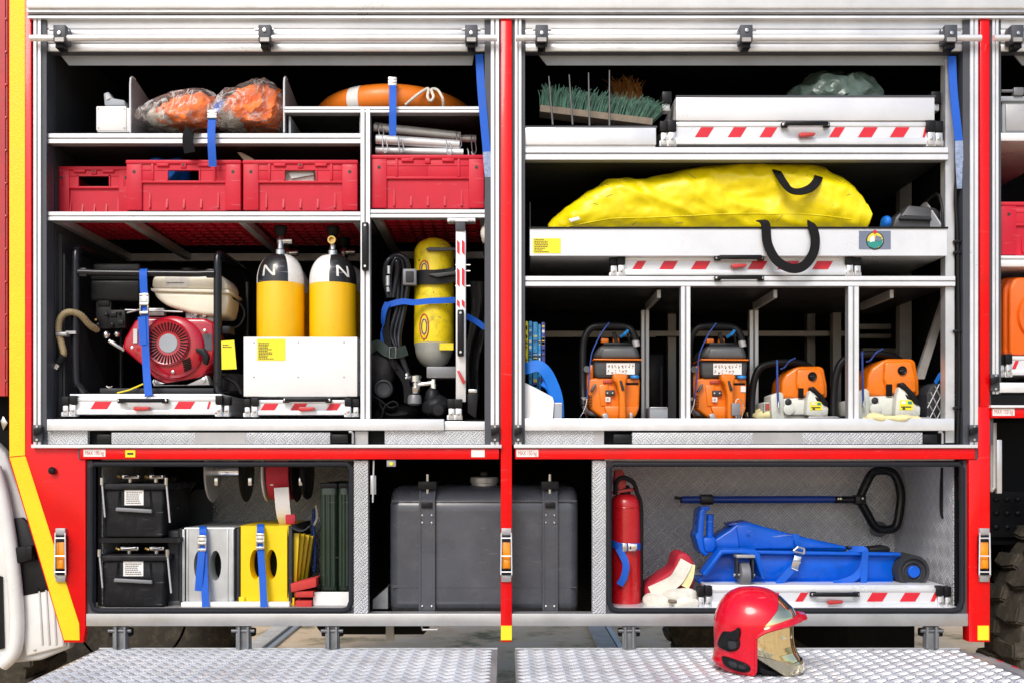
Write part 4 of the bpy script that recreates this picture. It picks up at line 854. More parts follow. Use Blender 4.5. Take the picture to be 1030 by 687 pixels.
q.pb(222, 375, 240, 394, y + .05, .1, 'black_plastic', .006); q.tube([P(222, 378, y + .03), P(236, 384, y + .03), P(243, 396, y + .03)], .006, None, 8, 4); q.build('cable', t, 60); q = MB('steel'); q.lathe([(.006, 0), (.006, .012)], P(110, 392, y + .03), 'z', 10, 'steel'); q.tube([P(107, 388, y + .03), P(110, 391, y + .03), P(113, 388, y + .03)], .003, 'steel', 8); q.build('wing_nut', t, 60)
webbing('blue strap with metal buckle holding down the generator', [P(145, 271, y), P(144, 274, y - .024), P(144.5, 290, y - .022), P(145.5, 302, y - .02), P(146, 340, y - .025), P(147.5, 375, y - .03), P(149.5, 398, y - .07)], .0255, bk=P(145.5, 306, y - .022), hb=.068, smooth=3, tail=[P(142.5, 319, y - .026), P(144, 347, y - .028)], wb=1.2)

# breathing air cylinders
GY = 'yellow air cylinders with black and white shoulders'
def air_cylinder(ph, knobfront):
    t = thing('air_cylinder', '', 'cylinder', (0, 0, 0), GY); r = .0805; q = MB('cyl_yellow')
    q.lathe([(.02, .092), (r * .9, .096), (r, .12), (r, .455), (r * .995, .458)], (0, 0, 0), 'z', 48, 'cyl_yellow'); q.build('body', t, 40)
    prof = [(r, .4565), (r * 1.0, .468)]
    for i in range(1, 13): a = i / 12 * R(74); prof.append((.019 + (r - .019) * math.cos(a) , .468 + .092 * math.sin(a)))
    q = MB('paint_white'); q.lathe(prof, (0, 0, 0), 'z', 48, 'paint_white', arc=lambda i, d: 'paint_black' if int(((d + ph) % 360) // 90) % 2 else 'paint_white')
    def onshoulder(u, v):      # u: angle in degrees seen from the front, v: 0..1 up the shoulder
        h = .472 + v * .055; s = min(1, (h - .468) / .092); rr = .019 + (r - .019) * math.sqrt(max(0, 1 - s * s)) + .0014
        a = R(-90 + u); return (rr * math.cos(a), rr * math.sin(a), h)
    return t, q, onshoulder
def nletter(q, f, u0, m):
    def bar(a, b, w):
        n = 6; vs = []
        for i in range(n + 1):
            k = i / n; u = a[0] + (b[0] - a[0]) * k; v = a[1] + (b[1] - a[1]) * k
            vs += [f(u - w, v), f(u + w, v)]
        q.add(vs, [(2 * i, 2 * i + 1, 2 * i + 3, 2 * i + 2) for i in range(n)], m)
    bar((u0 - 14, .06), (u0 - 14, .75), 3); bar((u0 + 14, .06), (u0 + 14, .75), 3); bar((u0 - 14, .75), (u0 + 14, .06), 3.6)
def neck(q):
    q.lathe([(.020, .552), (.020, .574), (.014, .578), (.012, .60), (.014, .602), (.014, .615), (.010, .62), (.009, .628)], (0, 0, 0), 'z', 20, 'steel')
def finish(t, q, f, u0, m, front):
    nletter(q, f, u0, m); q.build('shoulder', t, 40)
    q = MB('steel'); neck(q); q.lathe([(.012, 0), (.014, -.012), (.014, -.028), (.009, -.028), (.008, -.012)], (0, -.004 if front else .004, .607), 'y', 16, 'brass' if front else 'steel') if front else q.lathe([(.011, 0), (.012, .02), (.012, .036), (.001, .036)], (.004, 0, .607), 'x', 16, 'steel'); q.lathe([(.009, 0), (.011, .004), (.011, .03)], (0, .0, .60), 'y', 12, 'steel'); q.build('valve', t, 40)
    q = MB('black_plastic'); q.lathe([(.012, .624), (.017, .63), (.022, .648), (.023, .654), (.022, .658), (.012, .659), (.011, .655), (.001, .655)], (0, 0, 0), 'z', 24, 'rubber'); q.build('knob', t, 40)
zc0 = Z(286.7, .13) - .4565
t1, q, f = air_cylinder(57, False); finish(t1, q, f, -18, 'paint_worn', False); t1.location = (X(282.3, .13), .13, zc0); t1['label'] = 'front left yellow air cylinder, its N on a black field left of centre'
t2, q, f = air_cylinder(3, True); finish(t2, q, f, 34, 'paint_white', True); t2.location = (X(335, .13), .13, zc0 - .002); t2['label'] = 'front right yellow air cylinder with round brass valve outlet facing out'
dup(t1, (X(289, .32), .32, zc0 - .004), 'rear yellow air cylinder half hidden behind the front left one'); dup(t1, (X(346, .33), .33, zc0), 'rear yellow air cylinder whose edge shows behind the one with a brass valve outlet')
t = thing('cylinder_box', 'white sheet metal box holding the yellow air cylinders, with a yellow list on its front', 'box', P(302, 400, .05)); q = MB('white_plastic'); q.pb(245, 339, 359.3, 398.5, .04, .004, 'white_plastic', .0015); x0, x1, za, zb2 = X(245, .04), X(359.3, .04), Z(398.5, .04), Z(339, .04)
q.box(x0, x0 + .004, .044, .45, za, zb2); q.box(x1 - .004, x1, .044, .45, za, zb2); q.box(x0, x1, .45, .454, za, zb2); q.box(x0, x1, .044, .45, za, za + .004); q.build('panel', t)
q = MB('plate_grey')
for a in (255.5, 300, 346):
    for b in (344.5, 379): MB('plate_grey').lathe([(.003, 0), (.003, -.0015), (.001, -.002)], P(a, b, .04), 'y', 8, 'plate_grey').build('screw', t)
pass
q = MB('sticker_yellow'); q.pb(258.5, 340.8, 287, 362.5, .0385, .001); lines(q, 260, 276, 344.5, 361.5, 11, .0378, r=random.Random(8)); q.build('load_list', t)

# breathing apparatus on the upright slide
y = .14
t = thing('breathing_apparatus', 'worn yellow upside-down air cylinder with black hoses and harness strapped to the upright slide', 'breathing set', P(430, 420, y))
r = 20.3 * U(y); c = P(436.5, 0, y + .07); z0, z1 = Z(370, y), Z(235.5, y); q = MB('cyl_worn'); h = z1 - z0; prof = [(.012, 0)]
for i in range(1, 9): a = i / 8 * R(90); prof.append((r * math.sin(a) * .95 + .0, .075 * (1 - math.cos(a))))
prof += [(r, .09), (r, h * .30), (r, h - .055)]
for i in range(1, 9): a = i / 8 * R(86); prof.append((r * math.cos(a), h - .055 + .055 * math.sin(a)))
q.lathe(prof, (c.x, c.y, z0), 'z', 48, 'cyl_worn', arc=lambda i, d: 'cyl_grey' if i < 9 else 'cyl_worn'); q.pb(442, 345, 456, 352, y - .0, .004, 'cyl_worn')
def onc(px, py, o=.0006):
    u = (X(px, y) - c.x) / r; return Vector((X(px, y), c.y - math.sqrt(max(0, 1 - u * u)) * r - o, Z(py, y)))
for a, b in ((262, 277), (316, 341)):
    q.tube([onc(426.5 + 4.5 * math.cos(k * math.pi / 12), (a + b) / 2 + (b - a) * .5 * math.sin(k * math.pi / 12)) for k in range(24)], .0026, 'ink_red', 6, 0, True)
    q.tube([onc(426.5 + 2.6 * math.cos(k * math.pi / 12), (a + b) / 2 + (b - a) * .3 * math.sin(k * math.pi / 12)) for k in range(24)], .0022, 'pack_dark', 6, 0, True)
rnd = random.Random(5)
for _ in range(26):
    px, py = rnd.uniform(421, 452), rnd.uniform(242, 345); l_ = rnd.uniform(.5, 4); q.tube([onc(px, py, .0), onc(px + rnd.uniform(-1, 1) * l_, py + rnd.uniform(-.6, .6) * l_, .0)], rnd.uniform(.0006, .0016), rnd.choice(('cyl_grey', 'dark_plastic', 'ink')), 5)
q.build('cylinder', t, 40)
q = MB('black_plastic'); q.strap([P(416, 281, y + .06), P(418, 280, y + .02), P(426, 279, y - .002), P(437, 279, y - .008), P(448, 278, y - .002), P(458, 276, y + .0)], ZA, .05, .004, None, 4); q.pb(405, 270.5, 419, 287, y - .012, .03, 'grey_metal', .004); q.pb(408, 273, 416, 284, y - .016, .006, 'dark_plastic', .002); q.prism([(428, 250), (432, 249), (459, 249), (459, 252), (430, 253)], y - .012, .01, 'pvc_dark', .002); q.prism([(430, 276), (459, 273), (459, 276), (440, 279)], y - .02, .008, 'pvc_dark', .002); q.build('cylinder_band', t)
q = MB('grey_metal'); q.pb(429, 368.5, 459, 380, y - .03, .14, 'grey_metal', .003); q.build('cradle', t)
q = MB('rubber')
for k, (dx, zt) in enumerate(((-1, 0), (6.5, 2.5), (14, 6))):
    q.tube([P(391 + dx * .3, 300, y), P(387.5 + dx * .8, 280, y), P(390 + dx * .7, 264 + zt, y - .01), P(399, 257 + zt, y - .01 * k), P(408 - dx * .5, 262 + zt, y), P(410 - dx * .7, 280, y + .01), P(406 - dx * .5, 310, y + .01), P(401 - dx * .6, 335, y), P(402 - dx * .2, 352, y - .01), P(411, 378, y - .01), P(417, 394 - k * 3, y - .02)], .0095 if k != 1 else .007, 'black_gloss', 12, 6)
q.build('hose', t, 60)
q = MB('steel'); q.tube([P(391, 268, y - .012), P(391, 276, y - .012)], .008, 'steel', 12); q.tube([P(390, 278, y - .012), P(390, 288, y - .012)], .0095, 'steel', 12); q.tube([P(390, 289, y - .01), P(390.5, 294, y - .01)], .006, 'alu', 12); q.build('coupling', t, 60)
q = MB('steel'); c = P(418, 387, y - .04); q.lathe([(.014, -.03), (.018, -.025), (.018, -.008), (.012, -.006), (.012, .006), (.02, .01), (.02, .03), (.014, .034)], c, 'z', 20, 'steel'); q.rod(c, P(436, 385, y - .04), .009, 'chrome', 14); q.lathe([(.013, -.02), (.013, -.004), (.010, -.002), (.010, .012)], P(436, 385, y - .04), 'z', 16, 'chrome'); q.lathe([(.012, 0), (.022, -.012), (.027, -.03), (.027, -.04), (.02, -.045)], P(435, 390, y - .04), 'z', 20, 'black_plastic'); q.lathe([(.02, 0), (.024, -.01), (.024, -.03), (.014, -.036)], P(417, 397, y - .04), 'z', 20, 'grey_metal')
q.blob(P(409, 380, y - .03), (.012, .012, .02), 'steel', .2, 30, 3, seed=2); q.build('pressure_reducer', t, 40)
q = MB('rubber'); q.blob(P(383, 374, y - .0), (.045, .05, .075), 'vest_grey', .25, 14, 4, 2.4, 3); c = P(386, 391, y - .06); q.lathe([(.016, .02), (.03, .01), (.033, -.002), (.03, -.012), (.026, -.014), (.022, -.006), (.001, -.004)], c, 'y', 28, 'dark_plastic'); q.build('face_mask', t, 45); q = MB('black_plastic'); q.blob(P(439, 409, y - .03), (.05, .05, .035), 'black_plastic', .25, 24, 4, 2.2, 6); q.lathe([(.018, .01), (.024, -.002), (.018, -.01), (.001, -.012)], P(441, 412, y - .085), 'y', 24, 'rubber'); q.build('breathing_valve', t, 45)
q = MB('strap_black'); q.strap([P(374, 400, y - .04), P(382, 405, y - .05), P(392, 412, y - .06), P(399, 409, y - .06), P(395, 406, y - .06), P(388, 410, y - .06), P(384, 420, y - .05)], (.2, -1, .35), .05, .004, None, 5); q.strap([P(374, 385, y - .02), P(379, 402, y - .04), P(388, 419, y - .05), P(405, 420, y - .05), P(412, 417, y - .05)], (.2, -1, .6), .045, .004, None, 5); q.strap([P(373, 351, y - .03), P(380, 347, y - .045), P(390, 354, y - .05), P(400, 355, y - .04), P(409, 352, y - .02)], ZA, .035, .004, 'belt_green', 5)
q.strap([P(390, 310, y - .012), P(388, 330, y - .02), P(391, 350, y - .03), P(396, 365, y - .035), P(408, 384, y - .04), P(410, 405, y - .04)], XA, .024, .004, None, 5)
q.tube([P(391.5, 349, y - .058), P(398, 349, y - .058), P(398, 360, y - .058), P(391.5, 360, y - .058)], .0028, 'steel', 8, 0, True); q.strap([P(393, 360, y - .05), P(395, 366, y - .05), P(398, 371, y - .045)], XA, .014, .003, 'strap_black'); q.build('harness', t, 50)
q = MB('vest_grey'); q.blob(P(396, 418, y + .1), (.09, .1, .035), 'rubber', .25, 12, 4, 2.6, 8); q.build('pad', t, 45)
webbing('thin blue strap twisted round the worn upside-down cylinder, its end hanging', [P(458, 302, y + .0), P(446, 302.5, y - .012), P(432, 303, y - .016), P(417, 304.5, y - .016), P(405, 303.5, y - .018), P(392, 306.5, y - .018), P(388, 309, y - .016)], .020, ZA, smooth=4, tail=[P(390, 305, y - .025), P(386.5, 313, y - .025), P(385, 330, y - .02), P(386.5, 349, y - .018)])
q = MB('strap_blue'); q.strap([P(469, 318, .07), P(478, 323, .09), P(488, 330, .1)], ZA, .02, .003, None, 4); single('blue_strap_end', q, 'short dark blue strap between the upright slide and the locker side', 'strap')
q = MB('vest_grey'); vs = []; nx, nz = 14, 26
for j in range(nz + 1):
    for i in range(nx + 1):
        u, v = i / nx, j / nz; px = 471 + 10 * u + 13 * (1 - v) * u + 3 * math.sin(v * 7); py = 283 + 118 * v
        vs.append(P(px, py, .16 + .02 * math.sin(u * 9 + v * 4)))
q.add(vs, [(j * (nx + 1) + i, j * (nx + 1) + i + 1, (j + 1) * (nx + 1) + i + 1, (j + 1) * (nx + 1) + i) for j in range(nz) for i in range(nx)]); q.add([v + Vector((0, .008, 0)) for v in vs], [(j * (nx + 1) + i, j * (nx + 1) + i + 1, (j + 1) * (nx + 1) + i + 1, (j + 1) * (nx + 1) + i) for j in range(nz) for i in range(nx)])
single('black_cloth_bag', q, 'dark limp bag hanging behind the upright slide', 'bag', ang=60)
q = MB('strap_worn'); q.blob(P(487, 236, .06), (.012, .02, .03), 'cloth_white', .4, 30, 3, seed=4); q.tube([P(487, 200, .05), P(489, 220, .05), P(486, 240, .05)], .005, 'cloth_white', 8, 4); single('cloth_scrap', q, 'scrap of pale cloth hanging by the right wall over the upright slide', 'cloth')

# lower left locker
GBt = 'black battery boxes'
def battery(px0, px1, py0, py1, y, label):
    t = thing('battery_box', label, 'battery', P((px0 + px1) / 2, py1, y), GBt); w = px1 - px0; h = py1 - py0
    fx = lambda k: px0 + w * k
    fz = lambda k: py0 + h * k
    q = MB('battery'); q.prism([(fx(.03), fz(.10)), (fx(.97), fz(.10)), (fx(.95), py1), (fx(.05), py1)], y, .30, 'battery', .008, 3); q.box(X(fx(.5), y) - .0015, X(fx(.5), y) + .0015, y - .001, y + .01, Z(fz(.98), y), Z(fz(.52), y)); q.build('case', t)
    q = MB('battery'); q.pb(fx(-.02), fz(-.0), fx(1.02), fz(.12), y - .012, .33, 'battery', .006, 3); q.build('lid', t)
    q = MB('grey_metal'); q.tube([P(fx(.27), fz(.14), y - .004), P(fx(.25), fz(.42), y - .01), P(fx(.77), fz(.44), y - .01), P(fx(.75), fz(.14), y - .004)], .003, 'strap_black', 8); q.prism([(fx(.21), fz(.44)), (fx(.78), fz(.48)), (fx(.78), fz(.55)), (fx(.20), fz(.51))], y - .018, .014, 'grey_metal', .003); q.build('handle', t)
    q = MB('sticker_white'); q.pb(fx(.35), fz(.12), fx(.65), fz(.40), y - .003, .0025, 'paper'); lines(q, fx(.38), fx(.63), fz(.15), fz(.38), 6, y - .0036, r=random.Random(2)); q.build('type_label', t)
    for a, b in ((.30, .58), (.74, .96)):
        q = MB('steel'); q.pb(fx(a), fz(-.16), fx(b), fz(-.08), y + .03, .03, 'steel', .003); q.lathe([(.008, 0), (.008, .02), (.004, .024)], P(fx((a + b) / 2), fz(-.02), y + .045), 'z', 12, 'steel'); q.tube([P(fx(a), fz(-.1), y + .04), P(fx(a - .06), fz(-.13), y + .04)], .006, 'brass', 8); q.rod(P(fx(a + .05), fz(-.12), y + .025), P(fx(b - .04), fz(-.14), y + .02), .004, 'chrome', 8); q.build('terminal', t)
    
    for u0, u1, v1 in ((-.01, .04, .62), (1.01, 1.07, .72)):
        q = MB('alu'); q.rod(P(fx(u0), fz(-.05), y - .015), P(fx(u1), fz(v1), y - .012), .0032, 'alu', 8); q.lathe([(.007, -.012), (.007, .012)], P(fx(u0), fz(-.04), y - .015), 'z', 10, 'steel'); q.build('hold_down', t)
battery(103, 166.5, 486, 540.5, .035, 'upper black battery box with white label and chrome terminals'); battery(100.5, 167.5, 558, 611, .03, 'lower black battery box on the locker floor below another')
q = MB('black_plastic'); q.box(X(96), X(176), .03, .5, Z(545.5, .03), Z(541, .03)); q.box(X(171, .3), X(175, .3), .3, .33, Z(612, .3), Z(480, .3), 'black_plastic'); q.prism([(166, 517), (190, 485), (196, 485), (172, 521)], .3, .02, 'black_plastic'); q.prism([(166, 486), (190, 486), (190, 489), (166, 489)], .3, .02, 'black_plastic'); q.build('battery_rack', truck)
GR = 'cable reels hanging at the back of the lower left locker'
def reel(px, w, rad, y, label, wind):
    t = thing('hose_reel', label, 'reel', P(px, 512, y), GR); c = P(px, 474, y); ww = w * U(y)
    q = MB('steel'); q.lathe([(.018, 0), (.018, ww)], c, 'x', 16, 'chrome'); q.build('axle', t)
    for k, m in ((0, 'white_plastic' if wind else 'alu'), (1, 'black_plastic')):
        q = MB(m); q.lathe([(.012, -.003), (rad, -.003), (rad + .003, 0), (rad, .003), (.012, .003)], c + Vector((k * ww, 0, 0)), 'x', 40, m)
        q.pb((px + k * w) + 1.5, 480, (px + k * w) + 5, 488, y - .09, .01, 'steel', .001); q.build('flange', t)
    if wind:
        q = MB('canvas_red'); q.lathe([(rad * .3, ww * .12), (rad * .93, ww * .12), (rad * .95, ww * .16), (rad * .95, ww * .84), (rad * .93, ww * .88), (rad * .3, ww * .88)], c, 'x', 40, 'canvas_red'); q.build('hose_winding', t)
    return t
reel(214, 34, .105, .24, 'empty reel with bright bare axle left of the red wound one', False); rl = reel(270, 29, .105, .24, 'reel wound with flat red hose, right of the empty one', True)
q = MB('cloth_white'); q.strap([P(283, 490, .125), P(284, 505, .128), P(286, 520, .15), P(290, 530, .2)], XA, .05, .003, 'sticker_white', 4); q.pb(287, 517, 297, 527, .14, .01, 'canvas_red', .003); q.build('hose_end', rl)
q = MB('black_plastic'); q.lathe([(.001, 0), (.095, 0), (.1, .008), (.095, .016), (.001, .016)], P(307, 474, .24), 'x', 36); q.build('brake_disc', rl)
def case(px0, px1, py0, py1, y, m, label, panel):
    t = thing('carry_case', label, 'case', P((px0 + px1) / 2, py1, y)); q = MB(m); cx = (px0 + px1) / 2 + (4 if panel else 6); cy = py0 + (py1 - py0) * .5; w = (px1 - px0) / 2; h = (py1 - py0) / 2
    n = 40; out = []
    def sq(a): c_, s_ = math.cos(a), math.sin(a); k = max(abs(c_), abs(s_)); return (px0 + w + w * c_ / k, py0 + h + h * s_ / k)
    ring = [2 * math.pi * (i + .5) / n for i in range(n)]
    # face plate with two oval hand holes: built from strips round each hole
    holes = [(cx - 14.5, cy), (cx + 1.5, cy)]
    rx, ry = 5.2, 14.5; xs = [px0, (holes[0][0] + holes[1][0]) / 2, px1]
    for hi, (hx, hy) in enumerate(holes):
        a0, a1 = xs[hi], xs[hi + 1]; vs = []
        for i in range(n):
            a = ring[i]; c_, s_ = math.cos(a), math.sin(a)
            kx = ((a1 - hx) if c_ > 0 else (hx - a0)) / max(abs(c_), 1e-6); ky = ((py1 - hy) if s_ > 0 else (hy - py0)) / max(abs(s_), 1e-6); k = min(kx, ky)
            for yy, (ex, ey) in ((y, (hx + c_ * k, hy + s_ * k)), (y, (hx + c_ * (rx + .6), hy + s_ * (ry + .6))), (y + .012, (hx + c_ * rx, hy + s_ * ry)), (y + .06, (hx + c_ * rx * .95, hy + s_ * ry * .97))): vs.append(Vector((X(ex, y), yy, Z(ey, y))))
        q.add(vs, [(4 * i + j, 4 * ((i + 1) % n) + j, 4 * ((i + 1) % n) + j + 1, 4 * i + j + 1) for i in range(n) for j in range(3)], m)
        for ax in (a0, a1):
            for by in (py0, py1): # corner infill
                near = sorted(range(n), key=lambda i: (vs[4 * i] - Vector((X(ax, y), y, Z(by, y)))).length)[:2]; q.add([vs[4 * near[0]], vs[4 * near[1]], Vector((X(ax, y), y, Z(by, y)))], [(0, 1, 2)], m)
        q.pb(hx - rx, hy - ry, hx + rx, hy + ry, y + .055, .01, 'under_dark')
    x0, x1, z0, z1 = X(px0, y), X(px1, y), Z(py1, y), Z(py0, y); dp = .32
    q.box(x0, x0 + .004, y, y + dp, z0, z1); q.box(x1 - .004, x1, y, y + dp, z0, z1); q.box(x0, x1, y + .0005, y + dp, z1 - .004, z1 + .001); q.box(x0, x1, y, y + dp, z0 - .001, z0 + .003); q.box(x0, x1, y + dp, y + dp + .004, z0, z1)
    return t, q
t, q = case(186, 236.5, 531, 606, .09, 'case_silver', 'silver metal case with an oval hand hole, behind a blue strap', True)
for a in (188, 228, 233): q.pb(a, 532, a + 1.5, 605, .087, .004, 'case_silver', .001)
q.tube([P(186, 531.5, .095), P(236, 531.5, .095)], .006, None, 10); q.build('shell', t, 30)
q = MB('dark_plastic'); q.pb(168, 533, 180.5, 611, .09, .32, 'dark_plastic', .008, 3); q.pb(180.5, 531, 182.5, 606, .088, .32, 'dark_plastic'); q.pb(182.8, 532, 186, 606, .09, .32, 'case_silver', .003); q.pb(167, 604, 181, 611, .085, .02, 'pvc_dark', .002); q.build('side_cover', t)
t, q = case(241, 290, 529, 606, .09, 'case_yellow', 'yellow metal case with an oval hand hole and black edges, right of the silver one', False); q.build('shell', t, 30)
q = MB('dark_plastic'); q.pb(238, 531, 241, 604, .085, .3, 'dark_plastic', .002); q.pb(290, 529, 294, 606, .082, .34, 'dark_plastic', .003); q.strap([P(294, 528.5, .1), P(299, 532, .1), P(306, 533, .1), P(313, 528, .1)], YA, .05, .004, 'dark_plastic', 4); q.build('edge_trim', t)
for i, (a, b) in enumerate(((301, 297), (306, 299), (311, 302), (315, 306))):
    q = MB('case_yellow'); q.prism([(a - 7, 536 + i), (a, 536 + i), (b, 602), (b - 5, 602)], .11 + .04 * i, .03, 'case_yellow', .001); q.build('plate', t)
q = MB('case_yellow'); q.pb(240, 600, 246, 607, .082, .01, 'case_yellow', .002); q.pb(289, 601, 296, 612, .085, .02, 'case_yellow', .002); q.build('foot', t)
q = MB('white_plastic'); q.pb(182, 605.5, 291, 611.5, .055, .03, 'white_plastic', .001); q.pb(182, 610.5, 291, 611.8, .054, .3, 'white_plastic'); q.build('retaining_strip', truck)
webbing('blue strap with metal buckle over the silver case', [P(204, 529, .16), P(204, 531, .075), P(204.5, 541, .07), P(205, 556, .066), P(205.5, 580, .06), P(207, 612, .045)], .024, bk=P(203.8, 546, .068), hb=.05, smooth=3, tail=[P(203, 552, .063), P(201, 575, .055), P(199.5, 594, .055)], wb=1.2)
webbing('blue strap with metal buckle over the yellow case', [P(262, 527, .16), P(262, 529, .075), P(262, 540, .07), P(262.5, 556, .066), P(264, 580, .06), P(265.5, 611, .045)], .0235, bk=P(262.2, 544, .068), hb=.05, smooth=3, wb=1.2)
GW = 'red blocks stacked by the yellow case'
for (a, b, c_, d_), s, lb in (((293, 589, 318, 582), 1, 'topmost of the three red blocks, lying askew'), ((297, 600.5, 315, 594), 0, 'middle of the three red blocks by the yellow case'), ((297, 612, 313.5, 603.5), 0, 'lowest of the three red blocks by the yellow case')):
    q = MB('brick_red')
    if s: q.prism([(292, 587), (318, 581), (318, 590), (293, 595.5)], .05, .09, 'brick_red', .002)
    else: q.pb(a, d_ + .5, c_, b, .055, .09, 'brick_red', .002)
    single('wooden_block', q, lb, 'block', GW)
GJ = 'dark green metal canisters'
def can(px0, px1, label):
    t = thing('metal_canister', label, 'canister', P((px0 + px1) / 2, 594, .09), GJ); q = MB('can_green'); w = px1 - px0
    q.pb(px0, 488, px1, 596, .09, .34, 'can_green', .012, 3); q.pb(px0 + .2, 485.5, px1 - .2, 491, .088, .34, 'black_plastic', .004)
    for k in (.25, .52, .8): q.tube([P(px0 + w * k, 497, .094), P(px0 + w * k, 589, .094)], .0085, 'can_green', 10)
    q.pb(px0, 560, px1, 561, .0895, .003, 'can_green'); q.build('can_body', t, 40)
can(321.5, 339.5, 'dark green ribbed metal canister standing next to the red blocks'); can(340, 352, 'narrow dark green metal canister next to the chequer plate pillar')
q = MB('white_plastic'); q.pb(315, 595, 351, 609.5, .075, .004, 'white_plastic', .001); q.pb(315, 609, 351, 612, .06, .3, 'plate_grey'); q.build('retaining_strip', truck)
q = MB('cord_blue'); q.tube([P(316, 512, .3), P(315, 530, .28), P(317, 550, .26), P(316, 575, .25)], .006, None, 8, 5); q.tube([P(318, 508, .3), P(319, 520, .28), P(316, 528, .28)], .005, 'cloth_white', 8, 5); single('tangled_rope', q, 'dark blue cord hanging behind the fanned yellow plates', 'rope', ang=60)

# ================================================================== things in the right lockers
# broom, brown broom, tined tool
def bristles(q, base, along, wid, up, L, nl, nw, r, m, spread, seed, curl=.25):
    rd = random.Random(seed)
    for i in range(nl):
        for j in range(nw):
            for k in range(3):
                u = (i + rd.uniform(.2, .8)) / nl; v = (j + .5) / nw - .5
                p = base + along * u + wid * v + Vector((rd.uniform(-.004, .004), rd.uniform(-.004, .004), 0)); d = (up + along.normalized() * ((u - .5) * spread + rd.uniform(-.13, .13)) + wid.normalized() * (v * .6 + rd.uniform(-.12, .12))).normalized()
                l = L * rd.uniform(.8, 1.08); c = Vector((rd.uniform(-1, 1), rd.uniform(-1, 1), -rd.uniform(0, .6))) * l * curl
                q.tube([p, p + d * l * .5 + c * .1, p + d * l * .8 + c * .45, p + d * l + c], r, m, 4, 0, False, (1, .45))
t = thing('broom', 'broom head with green bristles lying upside down on the top shelf', 'broom', P(600, 128, .12)); q = MB('wood'); A, B = P(543, 112.5, .11), P(655, 126, .09)
d = (B - A); ax = d.normalized(); n_ = Vector((-ax.z, 0, ax.x)); 
q.add([A + n_ * s + Vector((0, w, 0)) for s in (-.011, .011) for w in (-.035, .035)] + [B + n_ * s + Vector((0, w, 0)) for s in (-.011, .011) for w in (-.035, .035)], [(0, 1, 3, 2), (4, 6, 7, 5), (0, 4, 5, 1), (2, 3, 7, 6), (0, 2, 6, 4), (1, 5, 7, 3)], 'wood'); q.build('head', t)
q = MB('bristle_green'); bristles(q, A + n_ * .01, d * .93, Vector((0, .06, 0)), (n_ + Vector((.12, -.10, 0))), .074, 44, 5, .0019, 'bristle_green', .35, 5); bristles(q, B - d * .13 + n_ * .008, d * .14, Vector((0, .06, 0)), (n_ * .75 + Vector((.45, -.25, 0))), .072, 8, 5, .0019, 'bristle_green', .2, 6); q.build('bristles', t, 60)
t = thing('hand_broom', 'small brown bristle broom behind the green one', 'broom', P(632, 128, .25)); q = MB('bristle_brown'); A = P(622, 104, .25); bristles(q, A, P(646, 104, .25) - A, Vector((0, .05, 0)), Vector((-.3, 0, 1)), .085, 14, 5, .0016, 'bristle_brown', .2, 8, .35); q.build('bristles', t, 60); q = MB('wood'); q.box(A.x - .005, X(648, .25), .22, .28, A.z - .03, A.z + .002, None, .004); q.build('head', t)
t = thing('hay_fork', 'iron fork with four thin upright tines standing before the green bristles', 'fork', P(580, 128, .03)); q = MB('tine')
for a, b, tp, bt in ((552, 556, 77, 126), (572.5, 576, 75.5, 126), (592, 593, 73.5, 127), (613, 613, 71, 127)): q.tube([P(b, bt, .035), P((a + b) / 2, (tp + bt) / 2, .03), P(a, tp, .025)], .0036, None, 8, 4, False, (1.1, .6))
q.build('tine', t, 60); MB('tine').tube([P(556, 129, .035), P(585, 129.5, .045), P(613, 129, .035)], .005, None, 8, 4).build('crosspiece', t)
q = MB('sheet_green'); q.blob(P(838, 104, .2), (.15, .12, .085), 'sheet_green', .3, 11, 5, 2.2, 4, None, True); single('plastic_sheet', q, 'crumpled translucent greenish sheet lying in the drawer', 'sheet', ang=25)
webbing('long blue strap hanging down the right side of the right locker, its end faded', [P(957.5, 57, .02), P(959, 90, .008), P(962, 120, .0), P(964.5, 142, .0)], .026, tail=[P(964.5, 142, .0), P(965, 165, .006), P(966.5, 190, .012)], tailm='strap_worn')

